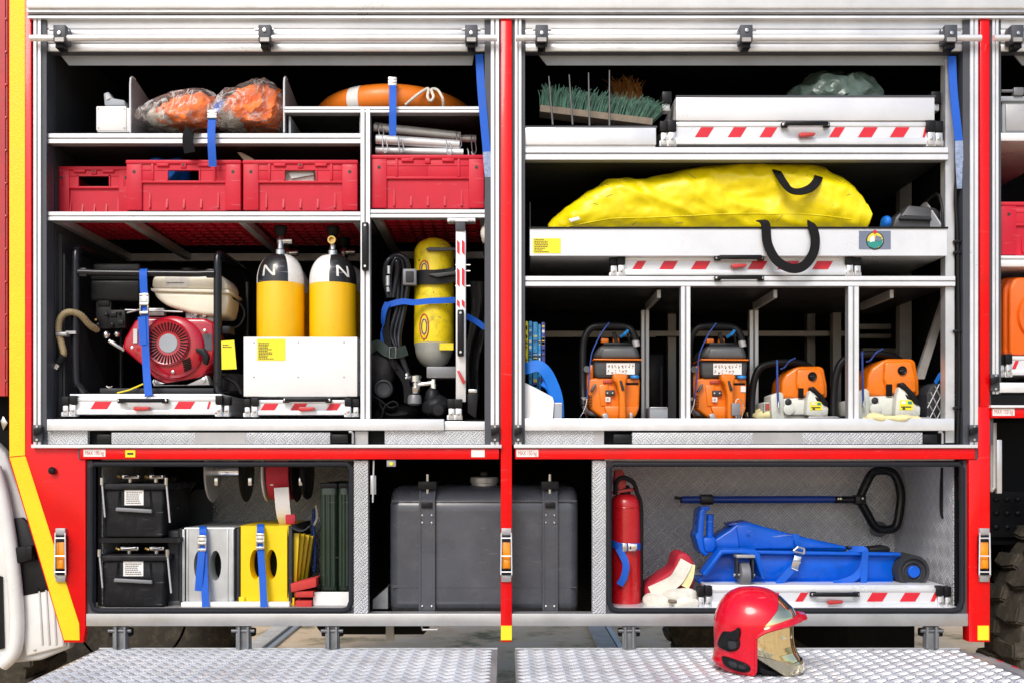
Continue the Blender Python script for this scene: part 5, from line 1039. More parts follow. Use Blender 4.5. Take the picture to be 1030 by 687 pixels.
# yellow bag
t = thing('duffel_bag', 'long yellow tarpaulin bag with black carrying handles lying on the white tray', 'bag', P(715, 230, .2))
prof = [(553, 228), (558, 222), (566, 216), (580, 206), (600, 191), (612, 184), (632, 181), (652, 180.5), (672, 176), (692, 171), (712, 167), (732, 164), (755, 163), (780, 163), (805, 165.5), (828, 172), (843, 180), (856, 189), (865, 198), (869.5, 208), (867, 217), (862, 225), (858, 229)]
y0 = .05; zb = Z(230.5, 0) + .004; vs = []; nu = 300; nv = 110
def ptop(px):
    for (a, b), (c_, d_) in zip(prof, prof[1:]):
        if a <= px <= c_ or (c_ <= px <= a): return b + (d_ - b) * (px - a) / (c_ - a if c_ != a else 1)
    return 229
for i in range(nu + 1):
    u = i / nu; px = 553 + (870 - 553) * (.5 - .5 * math.cos(math.pi * u)) if False else 553 + 317 * u
    hgt = max(.004, Z(ptop(px) if px < 869.5 else 206, y0 + .14) - zb); wd = .30 * min(1, (hgt / .11)) ** .6
    endk = max(0, (px - 852) / 18); lift = 0
    cyy = y0 + .17
    for j in range(nv):
        a = 2 * math.pi * j / nv; c_, s_ = math.cos(a), math.sin(a); k = (abs(c_) ** 2.6 + abs(s_) ** 2.6) ** (-1 / 2.6)
        p = Vector((X(px, y0 + .1), cyy - wd / 2 * c_ * k, zb + hgt / 2 + hgt / 2 * s_ * k))
        q1 = Vector((p.x * 5.2, p.y * 5, p.z * 7)); q2 = Vector((p.x * 11 + p.z * 9, p.y * 8, p.z * 16 - p.x * 4))
        f = .018 * noise.noise(q1) + .006 * (.22 - abs(noise.noise(Vector((p.x * 15 + p.z * 22, p.y * 9, p.z * 10 - p.x * 7))))) + .020 * (.30 - abs(noise.noise(Vector((p.x * 3.2 + p.z * 3, p.y * 6, p.z * 13 + p.x * 3.5))))) + .010 * (.28 - abs(noise.noise(Vector((p.x * 9 - p.z * 12, p.y * 9, p.z * 17 + p.x * 4))))) + .0022 * noise.noise(p * 38)
        edge = min(1, hgt / .06) * (1 if px < 860 else .4)
        p += Vector((0, -c_, s_ * .7)) * f * edge
        p.x += .012 * noise.noise(q1 * 1.7) * edge - (.02 * abs(s_) * max(0, (px - 850) / 20))
        p.z = max(p.z, zb - .001); vs.append(p)
q = MB('bag_yellow'); q.add(vs, [(i * nv + j, i * nv + (j + 1) % nv, (i + 1) * nv + (j + 1) % nv, (i + 1) * nv + j) for i in range(nu) for j in range(nv)] + [tuple(range(nv)), tuple(range(nu * nv, nu * nv + nv))]); 
def bagpt(i, j, o=.0015): p_ = vs[i * nv + j]; cc_ = sum((vs[i * nv + k] for k in range(0, nv, 10)), Vector()) / 11; return p_ + (p_ - cc_).normalized() * o
q.build('bag_body', t, 85); q = MB('cyl_worn'); q.tube([bagpt(i, nv - 9, -.0004) for i in range(12, 285, 3)], .0018, 'bag_yellow', 6); q.build('seam', t, 60); q = MB('ink')
rd = random.Random(12)
for _ in range(26):
    i = rd.randrange(20, 280); j = rd.choice((rd.randrange(2, 24), rd.randrange(90, 109), rd.randrange(4, 16))); n_ = rd.randrange(1, 4); s_ = rd.choice((-1, 0, 1))
    q.tube([bagpt(min(299, i + k * 2), (j + s_ * k) % nv, .0004) for k in range(n_ + 1)], rd.uniform(.0005, .0010), 'wood', 4)
q.build('scuffs', t, 60)
q = MB('strap_black'); q.strap([P(775, 163, .155), P(781, 172, .075), P(789, 185, .035), P(796, 192, .032), P(806, 193, .03), P(816, 189, .04), P(822, 182, .055), P(823, 176, .085), P(818, 172, .11)], XA, .029, .004, None, 5, (.15, -.8, .55)); q.strap([P(765, 222, .03), P(770, 226, -.008), P(772, 245, -.016), P(781, 262, -.028), P(795, 270, -.034), P(808, 268, -.03), P(818, 255, -.022), P(820, 240, -.014), P(817, 228, -.01), P(816, 224, .02)], XA, .031, .004, None, 5, (.12, -1, .1)); q.build('handle', t, 60)
q = MB('paint_white'); q.prism([(572, 220.5), (582, 218), (584, 221), (574, 224)], .045, .008, 'paint_white', .002); q.build('zip_pull', t)
t = thing('tool_case', 'grey plastic case with a ridged lid at the right end of the white tray', 'case', P(922, 229, .15)); q = MB('pvc_dark'); q.prism([(897, 230), (901, 219), (905, 214), (950, 217), (950, 230)], .12, .2, 'pvc_dark', .008, 2); q.build('case_body', t); q = MB('grey_box'); q.prism([(907, 216), (914, 206.5), (941, 209), (952, 218), (950, 221), (906, 219)], .11, .22, 'pvc_dark', .008, 2); q.prism([(906, 218), (952, 220), (952, 222), (905, 220.5)], .105, .22, 'dark_plastic', .002); q.build('lid', t)
q = MB('hose_blue'); q.blob(P(891, 224, .1), (.014, .03, .022), 'hose_blue', .2, 30, 3, 2.6, 2); single('blue_cloth', q, 'small blue bundle squeezed in left of the grey case', 'bundle')

# cut-off saws with black lids
GS = 'orange power saws with dark lids'
y = .12
t = thing('power_saw', 'orange motor saw with dark grey lid next to the blue packages', 'power saw', P(618, 421, y)); zx = lambda a: 525 + a * .1746
zz = lambda b: 310 + b * .1746
pp = lambda a, b, yy: P(zx(a), zz(b), yy)
q = MB('black_plastic'); q.tube([pp(356, 560, y - .0), pp(352, 440, y + .02), pp(352, 250, y + .03), pp(362, 170, y + .03), pp(395, 118, y + .03), pp(450, 104, y + .03), pp(540, 104, y + .035), pp(605, 112, y + .035), pp(638, 140, y + .03), pp(655, 190, y + .03)], .0125, None, 14, 5); q.tube([pp(653, 185, y + .03), pp(662, 222, y + .03)], .0125, 'plate_grey', 14); q.tube([pp(356, 510, y), pp(362, 575, y + .01), pp(395, 604, y + .04), pp(500, 612, y + .08)], .009, 'plate_grey', 10, 4); q.build('handle_bar', t, 60)
q = MB('saw_orange'); q.prism([(zx(a), zz(b)) for a, b in ((385, 405), (430, 398), (676, 398), (682, 420), (676, 585), (655, 612), (640, 640), (475, 640), (430, 608), (372, 560), (385, 470))], y + .02, .17, 'saw_orange', .009, 3)
q.prism([(zx(a), zz(b)) for a, b in ((440, 440), (500, 432), (500, 560), (452, 565))], y + .015, .03, 'saw_orange', .006, 2); q.prism([(zx(a), zz(b)) for a, b in ((470, 560), (680, 560), (662, 612), (640, 640), (500, 640))], y + .008, .03, 'saw_orange', .008, 2)
q.prism([(zx(a), zz(b)) for a, b in ((355, 400), (378, 370), (398, 320), (412, 330), (412, 470), (370, 520))], y + .03, .1, 'saw_orange', .006, 2)
for i in range(8): q.pb(zx(382), zz(500 + 9 * i), zx(405), zz(504 + 9 * i), y + .0185, .003, 'under_dark')
q.pb(zx(600), zz(428), zx(672), zz(440), y + .0185, .003, 'under_dark'); q.build('housing', t, 40)
q = MB('saw_grey'); q.prism([(zx(a), zz(b)) for a, b in ((412, 298), (688, 298), (684, 360), (672, 400), (430, 402), (415, 380))], y + .012, .17, 'saw_grey', .01, 3); q.prism([(zx(a), zz(b)) for a, b in ((414, 286), (432, 236), (455, 212), (640, 214), (668, 228), (686, 292))], y + .006, .18, 'saw_grey', .012, 3); q.prism([(zx(a), zz(b)) for a, b in ((450, 288), (462, 222), (650, 222), (672, 288))], y + .001, .1, 'saw_lid', .012, 3); q.build('lid', t, 40)
q = MB('saw_orange'); q.prism([(zx(a), zz(b)) for a, b in ((412, 290), (690, 292), (690, 299), (412, 297))], y + .0, .19, 'saw_orange', .001); q.build('lid_seam', t)
q = MB('sticker_white'); q.pb(zx(487), zz(315), zx(650), zz(380), y + .0105, .001, 'sticker_white'); rd = random.Random(6)
for r_ in range(2):
    for k in range(8):
        if r_ and k > 5: continue
        a, b = 492 + k * 20, 320 + r_ * 32
        for w in range(5): u_, v_ = a + rd.uniform(0, 11), b + rd.uniform(0, 20); q.pb(zx(u_), zz(v_), zx(u_ + rd.uniform(2, 6)), zz(v_ + rd.uniform(2, 7)), y + .0095 - .0003 * w, .0008, rd.choice(('ink', 'post_grey', 'grey_box', 'dark_plastic', 'ink_red' if k in (2, 3) else 'ink')))
q.build('pictogram_label', t)
q = MB('saw_orange'); q.prism([(zx(a), zz(b)) for a, b in ((520, 380), (535, 374), (605, 376), (613, 398), (600, 420), (598, 500), (605, 640), (560, 640), (562, 500), (548, 430), (528, 420))], y - .03, .045, 'saw_orange', .009, 3); q.build('rear_grip', t, 40)
q = MB('dark_plastic'); q.prism([(zx(a), zz(b)) for a, b in ((562, 415), (575, 412), (592, 465), (588, 474), (576, 474))], y - .036, .01, None, .003); q.pb(zx(482), zz(470), zx(535), zz(502), y + .005, .02, 'ink', .002); q.pb(zx(482), zz(510), zx(510), zz(538), y + .006, .01, 'sticker_white', .001); q.pb(zx(487), zz(515), zx(500), zz(530), y + .005, .001, 'plate_grey')
for a in (492, 522): q.lathe([(.003, 0), (.003, -.002)], pp(a, 486, y + .005), 'y', 8, 'steel')
q.prism([(zx(a), zz(b)) for a, b in ((392, 475), (420, 430), (432, 436), (405, 482))], y + .0, .02, 'saw_lid', .004); q.prism([(zx(a), zz(b)) for a, b in ((460, 610), (490, 600), (505, 640), (470, 640))], y - .002, .02, 'plate_grey', .003); q.lathe([(.011, 0), (.013, .02), (.008, .03)], pp(374, 350, y + .0), 'y', 14, 'saw_lid'); q.pb(zx(468), zz(412), zx(520), zz(430), y + .01, .01, 'ink_red', .002)
q.pb(zx(620), zz(600), zx(640), zz(640), y - .005, .02, 'plate_grey', .003); q.build('switch_gear', t, 40)
q = MB('cap_blue'); q.lathe([(.014, 0), (.016, .004), (.015, .010), (.001, .012)], pp(650, 404, y + .012), 'z', 20, 'cap_blue'); q.build('fuel_cap', t)
q = MB('saw_orange'); q.pb(zx(456), zz(172), zx(500), zz(200), y + .06, .03, None, .004); q.lathe([(.012, 0), (.012, .014), (.008, .018), (.001, .018)], pp(542, 200, y + .07), 'z', 16); q.pb(zx(470), zz(196), zx(640), zz(214), y + .05, .06, 'dark_plastic', .004); q.tube([pp(530, 140, y + .05), pp(545, 200, y + .06)], .007, 'dark_plastic', 10); q.tube([pp(610, 130, y + .02), pp(592, 150, y + .01), pp(570, 165, y + .03)], .0055, 'cap_blue', 8); q.tube([pp(610, 150, y + .02), pp(622, 200, y + .05)], .004, 'dark_plastic', 8); q.build('carburettor', t, 40)
q = MB('cord_blue'); q.tube([pp(502, 85, y - .0), pp(455, 150, y - .012), pp(410, 240, y - .02), pp(396, 300, y - .02), pp(385, 420, y - .02), pp(375, 520, y - .02)], .0024, None, 8, 5); q.tube([pp(375, 520, y - .02), pp(368, 560, y - .02), pp(352, 600, y - .02), pp(330, 632, y - .02), pp(380, 632, y - .02), pp(358, 600, y - .02)], .002, 'chrome', 8); q.build('tether', t, 60)
for ob in [t]: ob['group'] = GS
s2 = dup(t, t.location + Vector((107.8 * U(y), .0, -.001)), 'orange motor saw with a grey tag clipped to its grip, between two white posts', GS)
sx_ = 107.8
q = MB('dark_plastic'); q.pb(736, 405, 745, 418, y - .055, .012, 'grey_metal', .003); q.tube([P(740, 404, y - .05), P(744, 401, y - .055), P(747, 406, y - .055), P(746, 420, y - .05), P(741, 421, y - .05)], .0018, 'chrome', 6, 4, True); q.build('tag', s2)
q = MB('sticker_white'); q.pb(745, 388, 750, 394, y + .0165, .002, 'sticker_white'); q.build('sticker', s2)
t['label'] = 'orange motor saw with dark grey lid, next to the blue packages'

# chainsaws
GC2 = 'orange and white chainsaws'
y = .16
for ox, sx0, oy, sy0, y, lb in ((0, 1, 0, 1, .17, 'orange and white chainsaw between two white posts, on cream cloth'), (400 - 60 * 1.135, 1.135, 200 - 230 * 1.17, 1.17, .13, 'larger orange and white chainsaw at the right end, near the quilted case')):
    zx = lambda a: 770 + (ox + a * sx0) * .2532
    zz = lambda b: 310 + (oy + b * sy0) * .2532
    pp = lambda a, b, yy: P(zx(a), zz(b), yy)
    t = thing('chainsaw', lb, 'chainsaw', P(zx(150), 420, y), GC2)
    q = MB('saw_orange'); q.prism([(zx(a), zz(b)) for a, b in ((62, 356), (66, 290), (80, 262), (118, 236), (135, 230), (222, 230), (234, 240), (246, 305), (247, 356), (190, 358), (120, 356))], y + .03, .15, 'saw_orange', .010, 3); q.prism([(zx(a), zz(b)) for a, b in ((125, 240), (222, 236), (238, 300), (240, 345), (190, 352), (140, 350), (122, 300))], y + .016, .05, 'saw_orange', .010, 3)
    q.pb(zx(132), zz(316), zx(152), zz(356), y + .014, .01, 'under_dark', .002); q.build('cover', t, 40)
    q = MB('black_plastic'); q.lathe([(.015, .006), (.0155, -.006), (.013, -.009), (.010, -.007), (.001, -.007)], pp(185, 270, y + .016), 'y', 20); q.pb(zx(178), zz(268), zx(192), zz(273), y + .004, .006, 'dark_plastic', .001); q.build('cover_knob', t)
    q = MB('saw_white'); q.prism([(zx(a), zz(b)) for a, b in ((60, 358), (190, 352), (246, 400), (252, 440), (60, 440))], y + .025, .17, 'saw_white', .008, 2); q.pb(zx(100), zz(362), zx(160), zz(425), y + .012, .02, 'saw_white', .008, 3)
    q.prism([(zx(a), zz(b)) for a, b in ((20, 345), (60, 330), (72, 340), (78, 440), (25, 440))], y + .02, .1, 'saw_white', .005, 2); q.build('crankcase', t, 40)
    q = MB('saw_white'); q.prism([(zx(a), zz(b)) for a, b in ((165, 362), (178, 322), (190, 330), (236, 382), (252, 392), (250, 424), (225, 430), (160, 425))], y - .02, .04, 'saw_white', .007, 2); q.prism([(zx(a), zz(b)) for a, b in ((172, 428), (285, 428), (300, 436), (170, 438))], y - .02, .04, 'plate_grey', .003); q.build('rear_handle', t, 40)
    q = MB('black_plastic'); q.prism([(zx(a), zz(b)) for a, b in ((178, 312), (192, 308), (232, 348), (252, 378), (248, 388), (232, 384), (196, 334), (182, 330))], y - .028, .04, None, .006, 2); q.build('grip', t, 40); q = MB('black_plastic'); q.prism([(zx(a), zz(b)) for a, b in ((196, 350), (206, 354), (222, 372), (204, 366))], y - .022, .01, None, .002); q.build('trigger', t)
    q = MB('sticker_yellow'); q.pb(zx(177), zz(370), zx(224), zz(404), y - .0208, .001, 'sticker_yellow'); q.pb(zx(184), zz(373), zx(198), zz(383), y - .0216, .001, 'sticker_white'); q.pb(zx(206), zz(374), zx(220), zz(384), y - .0216, .001, 'emblem_teal'); q.pb(zx(182), zz(391), zx(218), zz(395), y - .0216, .001, 'ink'); q.prism([(zx(a), zz(b)) for a, b in ((186, 402), (192, 390), (198, 402))], y - .022, .001, 'ink'); q.build('warning_sticker', t)
    q = MB('saw_white'); q.pb(zx(-12), zz(372), zx(32), zz(425), y + .05, .1, 'saw_white', .006, 2)
    for i in range(6): q.pb(zx(-10 + 7 * i), zz(376), zx(-7 + 7 * i), zz(420), y + .0485, .004, 'dark_plastic')
    q.pb(zx(2), zz(378), zx(18), zz(402), y + .046, .003, 'ink_red'); q.lathe([(.01, 0), (.012, -.008), (.004, -.012)], pp(88, 372, y + .012), 'y', 14, 'dark_plastic'); q.lathe([(.02, 0), (.02, -.006), (.012, -.009)], pp(92, 400, y + .012), 'y', 14, 'saw_white'); q.build('silencer', t, 40)
    q = MB('black_plastic'); q.tube([pp(-55, 436, y + .08), pp(-54, 360, y + .09), pp(-46, 290, y + .09), pp(-25, 240, y + .09), pp(20, 220, y + .09), pp(95, 214, y + .09), pp(150, 222, y + .10), pp(180, 238, y + .11)], .0125, None, 14, 6); q.build('front_handle', t, 60)
    q = MB('cord_blue'); q.tube([pp(118, 198, y + .06), pp(95, 210, y + .05), pp(75, 235, y + .06), pp(62, 240, y + .02)], .0032, None, 8, 4); q.tube([pp(46, 206, y + .01), pp(47, 280, y + .0), pp(50, 380, y + .0)], .0038, None, 8, 4); q.lathe([(.006, 0), (.004, .02)], pp(52, 392, y + .0), 'z', 10, 'steel'); q.build('tether', t, 60)
q = MB('cloth_cream'); q.blob(P(772, 418, .28), (.072, .06, .020), 'cloth_cream', .5, 20, 4, 2.5, 5, None, True); q.blob(P(805, 421, .26), (.09, .06, .012), 'cloth_cream', .6, 20, 4, 2.5, 9); single('cream_cloth', q, 'cream cloth bunched up under the chainsaw between two posts', 'cloth', ang=40)
q = MB('cloth_cream'); q.blob(P(897, 421, .04), (.10, .05, .013), 'cloth_cream', .7, 22, 4, 2.5, 3); q.blob(P(880, 420, .02), (.035, .03, .014), 'cloth_cream', .6, 24, 3, 2.4, 12); single('yellowed_cloth', q, 'flat yellowish cloth under the chainsaw at the right end', 'cloth', ang=40)
# odds at the left of the saws
GP = 'blue packages standing on edge'
for k, (a, b, tp, bt, m, lb) in enumerate(((528.2, 531.2, 323, 368, 'sticker_yellow', 'thin yellow package at the left end of the blue ones'), (531.6, 535.4, 323, 395, 'pack_blue', 'light blue package next to the yellow one'), (535.8, 541, 324, 393, 'pack_blue', 'light blue package in the middle of the row'), (541.3, 544.2, 326, 392, 'pack_blue', 'thin light blue package beside the dark blue one'), (544.5, 548.5, 324, 390, 'pack_dark', 'dark blue package at the right end of the row'))):
    q = MB(m); q.pb(a, tp, b, bt, .10 + .006 * k, .2, m, .004, 2); q.pb(a + .4, (tp + bt) / 2 - 1, b - .4, (tp + bt) / 2 + .5, .098 + .006 * k, .004, 'ink')
    rd = random.Random(k)
    for i in range(14): zt = rd.uniform(tp + 3, bt - 6); q.pb(a + .8, zt, b - .8, zt + rd.uniform(1, 4), .0985 + .006 * k, .003, rd.choice(('pack_dark', 'pack_blue', 'emblem_yellow', 'sticker_white') if m != 'sticker_yellow' else ('sticker_yellow',)))
    single('flat_package', q, lb, 'package', GP)
q = MB('hose_blue'); q.strap([P(522, 372, .07), P(531, 370, .05), P(541, 368, .05), P(549, 374, .05), P(555, 385, .055), P(560, 400, .06), P(561.5, 420, .07)], XA, .040, .006, 'hose_blue', 5, (.15, -1, .2)); q.strap([P(546, 384, .06), P(553, 390, .06), P(557.5, 404, .065), P(559, 420, .07)], XA, .03, .006, 'hose_blue', 5, (.5, -.8, .1)); single('flat_hose', q, 'bright blue flat hose looped over the blue packages', 'hose', ang=60)
q = MB('white_plastic'); q.prism([(520, 384), (529, 385), (541, 391), (556, 399), (557.5, 404), (556, 425), (520, 425)], .04, .012, 'white_plastic', .003); single('white_sheet', q, 'white cut sheet standing in front of the blue packages', 'sheet')
q = MB('white_plastic'); q.pb(557, 404.5, 565.5, 424, .05, .05, 'grey_box', .003); q.pb(558, 405, 565, 406, .049, .05, 'white_plastic'); single('small_white_box', q, 'small pale box between the white cut sheet and the motor saw', 'box')
q = MB('grey_box'); q.pb(653.5, 409, 672, 424, .2, .1, 'grey_box', .004); q.pb(654, 409, 671.5, 411, .198, .1, 'plate_grey', .002); single('grey_bin', q, 'small grey bin behind the posts, between the two motor saws', 'bin')
q = MB('can_green'); q.pb(650, 355, 668, 412, .5, .1, 'black_plastic', .01); q.pb(664, 368, 667, 412, .498, .03, 'dark_plastic', .003); single('dark_tank', q, 'dark container standing in the shade behind the grey bin', 'container')
# quilted case
t = thing('quilted_case', 'grey diamond-quilted case with a blue handle, right of the chainsaws', 'case', P(945, 421, .12)); q = MB('dark_plastic'); q.prism([(932, 424), (932, 396), (936, 388), (944, 384), (962, 384), (962, 424)], .14, .25, 'dark_plastic', .008, 2); q.build('body', t)
q = MB('saw_lid'); 
for i in range(-4, 6):
    for s in (1, -1):
        A, B = (931 + 7.5 * i, 384), (931 + 7.5 * i + s * 20, 424)
        def clip(a, b):
            pts = []
            for k in range(21):
                u = a[0] + (b[0] - a[0]) * k / 20; v = a[1] + (b[1] - a[1]) * k / 20
                if 932.5 < u < 961 and v > max(385, 396 - (u - 932) * 1.0): pts.append(P(u, v, .138))
            return pts
        c = clip(A, B)
        if len(c) > 1: q.tube([c[0], c[-1]], .0022, 'plate_grey', 6)
q.build('quilting', t); q = MB('hose_blue'); q.strap([P(941, 385, .15), P(946, 378, .14), P(954, 372, .14), P(958, 370, .15)], (.3, .3, .9), .022, .005, 'hose_blue', 4); q.build('handle', t)
q = MB('lever_red'); q.pb(946.8, 408, 950.2, 424, .1, .008, 'stripe_red', .002); single('red_clip', q, 'small red clip in front of the quilted case', 'clip')

# lower right locker
y = .10
t = thing('fire_extinguisher', 'red fire extinguisher standing at the left of the lower right locker', 'extinguisher', P(629, 611, y + .055)); c = P(629, 611, y + .055); r = 15.6 * U(y); h = Z(497, y) - c.z; q = MB('ext_red')
pr = [(r * .9, 0), (r, .006), (r, h - .04)]
for i in range(1, 9): a = i / 8 * R(85); pr.append((.02 + (r - .02) * math.cos(a), h - .04 + .04 * math.sin(a)))
q.lathe(pr, c, 'z', 40); q.lathe([(r + .001, h - .048), (r + .002, h - .046), (r + .001, h - .044)], c, 'z', 40, 'ext_red', cap=False); q.lathe([(r + .001, .02), (r + .0015, .022), (r + .001, .024)], c, 'z', 40, 'ext_red', cap=False); q.build('cylinder', t, 40)
q = MB('black_plastic'); q.lathe([(.018, h), (.018, h + .02), (.012, h + .03), (.001, h + .03)], c, 'z', 16); q.tube([P(619, 496, y + .02), P(620, 485, y), P(627, 480, y), P(637, 485, y + .01), P(641, 496, y + .02)], .008, None, 10, 5); q.tube([P(641, 496, y + .02), P(645, 510, y + .03), P(645, 560, y + .05), P(645, 600, y + .06)], .007, 'rubber', 10, 5); q.build('hose', t, 60)
q = MB('lever_red'); q.prism([(618, 473), (626, 472), (630, 480), (630, 490), (624, 493), (617, 488)], y + .03, .03, 'lever_red', .006); q.prism([(614, 494), (640, 490), (641, 493), (615, 497)], y + .03, .02, 'lever_red', .003); q.build('valve', t)
webbing('blue strap with metal buckle round the red fire extinguisher, its end hanging', [P(613, 545, y + .05), P(615, 546, y + .02), P(621, 548.5, y - .001), P(629, 549.5, y - .004), P(637, 549.5, y + .0), P(643, 549.5, y + .02), P(644.5, 549, y + .05)], .0235, ZA, smooth=4, tail=[P(622, 551, y - .006), P(626, 558, y - .012), P(629.5, 567, y - .016), P(628, 579, y - .014), P(623, 588, y - .01)], tface=(0, -1, 0))
q = MB('steel'); q.pb(626, 546, 631, 554.5, y - .012, .006, 'steel', .002); q.pb(632, 546.5, 641, 554, y - .014, .006, 'chrome', .002); q.pb(633.5, 549, 635, 552, y - .016, .003, 'dark_plastic'); q.build('buckle', bpy.data.objects[[o.name for o in bpy.data.objects if o.get('label', '').startswith('blue strap with metal buckle round')][0]])
t = thing('canvas_pouch', 'red canvas pouch with pale lining, leaning wedge-shaped on the left of the blue jack', 'pouch', P(674, 609, .12)); k = lambda a, b: (640 + a * .3252, 460 + b * .3252)
q = MB('canvas_red'); q.prism([k(28, 462), k(30, 402), k(75, 370), k(115, 345), k(124, 310), k(132, 297), k(150, 293), k(168, 304), k(180, 325), k(181, 380), k(172, 428), k(150, 440)], .13, .16, 'canvas_red', .012, 3); q.build('pouch_body', t, 45)
q = MB('cloth_white'); q.strap([P(*k(45, 418), .12), P(*k(85, 400), .112), P(*k(120, 380), .108), P(*k(140, 350), .108), P(*k(155, 322), .115)], XA, .045, .012, 'cloth_white', 5, (0, -1, .1)); q.strap([P(*k(150, 400), .112), P(*k(164, 370), .112), P(*k(170, 330), .118)], XA, .026, .012, 'cloth_cream', 5, (0, -1, .1)); q.build('lining', t, 60)
t = thing('work_gloves', 'crumpled off-white cloth gloves lying under the red pouch', 'gloves', P(674, 611, .1)); q = MB('cloth_white'); q.blob(P(*k(75, 442), .11), (.055, .045, .026), 'cloth_white', .28, 11, 4, 2.5, 3, None, True); q.blob(P(*k(135, 428), .10), (.055, .05, .026), 'cloth_white', .30, 12, 4, 2.4, 7, None, True); q.blob(P(*k(150, 447), .08), (.045, .04, .018), 'cloth_white', .3, 14, 4, 2.4, 11, None, True); q.blob(P(*k(112, 443), .058), (.016, .02, .008), 'wood', .4, 40, 3, 2.3, 2); q.build('glove', t, 45)
# trolley jack
y = .16
t = thing('trolley_jack', 'blue steel trolley jack with a black roller lying on the slide tray', 'jack', P(800, 589, y))
q = MB('jack_blue'); q.prism([k(a, b) for a, b in ((190, 385), (198, 372), (232, 320), (262, 288), (815, 298), (820, 306), (800, 318), (795, 388), (250, 390))], y + .02, .012, 'jack_blue', .004, 2); q.prism([k(a, b) for a, b in ((190, 385), (232, 320), (262, 288), (815, 298), (795, 388))], y + .20, .012, 'jack_blue', .004, 2); q.prism([k(a, b) for a, b in ((250, 286), (818, 294), (820, 304), (250, 296))], y - .005, .03, 'jack_blue', .003, 2); q.prism([k(a, b) for a, b in ((200, 382), (796, 382), (796, 390), (196, 390))], y + .0, .21, 'jack_blue', .003)
q.prism([k(a, b) for a, b in ((262, 284), (372, 284), (384, 300), (398, 376), (388, 372), (362, 300), (320, 296), (268, 298), (218, 365), (204, 362))], y - .06, .085, 'jack_blue', .004, 2); q.build('side_frame', t, 40)
q = MB('jack_blue'); q.prism([k(a, b) for a, b in ((236, 282), (242, 252), (290, 222), (312, 202), (350, 200), (400, 215), (480, 236), (560, 256), (655, 276), (655, 290), (300, 290))], y + .045, .13, 'jack_blue', .010, 3); q.prism([k(a, b) for a, b in ((310, 212), (348, 206), (395, 220), (470, 242), (560, 262), (640, 280), (320, 284))], y + .038, .02, 'jack_blue', .006, 2); q.lathe([(.007, 0), (.007, -.004), (.003, -.005)], P(*k(345, 236), y + .038), 'y', 12, 'jack_blue'); q.prism([k(a, b) for a, b in ((285, 206), (345, 196), (350, 201), (290, 212))], y + .05, .1, 'bar_navy', .003); q.build('lift_arm', t, 40)
q = MB('jack_blue'); q.prism([k(a, b) for a, b in ((182, 240), (190, 232), (196, 165), (206, 155), (218, 158), (214, 178), (208, 240), (212, 282), (228, 298), (214, 306), (196, 290))], y + .02, .12, 'jack_blue', .006, 2); q.tube([P(*k(228, 175), y + .05), P(*k(227, 250), y + .05)], 11.5 * .3252 * U(y), 'jack_blue', 20); q.prism([k(a, b) for a, b in ((206, 248), (246, 244), (250, 280), (236, 296), (212, 292))], y + .01, .09, 'jack_blue', .010, 2); q.pb(*k(200, 151), *k(228, 163), y + .03, .06, 'jack_blue', .003); q.build('pump_lever', t, 40)
q = MB('steel'); cc = P(*k(333, 362), y - .055)
q.lathe([(.010, -.016), (.034, -.018), (.042, -.014), (.043, 0), (.042, .014), (.034, .018), (.010, .016)], cc, 'x', 32, 'grey_metal'); w_ = q.build('caster_wheel', t, 40)
q = MB('tank_black'); q.box(cc.x - .03, cc.x - .024, cc.y - .02, cc.y + .02, cc.z - .015, cc.z + .065, 'dark_plastic', .002); q.box(cc.x + .024, cc.x + .03, cc.y - .02, cc.y + .02, cc.z - .015, cc.z + .065, 'dark_plastic', .002); q.box(cc.x - .032, cc.x + .032, cc.y - .03, cc.y + .03, cc.z + .06, cc.z + .07, 'plate_grey', .002); q.rod(cc + Vector((-.036, 0, 0)), cc + Vector((.036, 0, 0)), .006, 'steel', 10); q.build('caster_fork', w_)
rr = 51 * .3252 * U(y); q = MB('grey_metal'); q.lathe([(rr * .45, .0), (rr * .5, -.01), (rr * .72, -.012), (rr * .80, -.022), (rr * .93, -.024), (rr, -.014), (rr * 1.0, .10), (rr * .9, .12)], P(*k(851, 351), y - .01), 'y', 48, 'dark_plastic'); w_ = q.build('roller', t, 40)
q = MB('jack_blue'); q.lathe([(rr * .62, -.006), (rr * .62, -.013), (rr * .56, -.015), (rr * .50, -.013), (rr * .48, -.008)], P(*k(851, 351), y - .01), 'y', 36, 'dark_plastic'); q.lathe([(rr * .36, .0), (rr * .36, -.020), (rr * .30, -.023), (.001, -.023)], P(*k(853, 351), y - .01), 'y', 28, 'jack_blue'); q.build('hub', w_, 40)
q = MB('black_plastic'); q.prism([k(a, b) for a, b in ((720, 280), (780, 274), (787, 282), (784, 294), (722, 294))], y + .03, .08, 'black_plastic', .004); q.pb(*k(655, 276), *k(700, 284), y + .02, .04, 'black_plastic', .003); q.build('saddle', t)
w1 = webbing('blue strap with metal buckle slanting over the middle of the blue jack', [P(*k(492, 236), y + .05), P(*k(499, 262), y + .03), P(*k(506, 290), y - .008), P(*k(492, 330), y - .018), P(*k(462, 365), y - .03), P(*k(438, 392), y - .05)], .024, smooth=4, face=(.25, -1, .3))
q = MB('chrome'); c0 = P(*k(500, 312), y - .02)
for (a, b) in (((488, 290), (517, 296)), ((484, 318), (508, 324)), ((480, 340), (500, 348)), ((486, 288), (500, 276)), ((500, 276), (520, 282)), ((520, 282), (518, 298))): q.tube([P(*k(*a), y - .026), P(*k(*b), y - .026)], .004, 'steel', 8)
q.prism([k(a, b) for a, b in ((490, 302), (512, 306), (500, 348), (478, 342))], y - .024, .005, 'chrome', .002); q.build('buckle', w1)
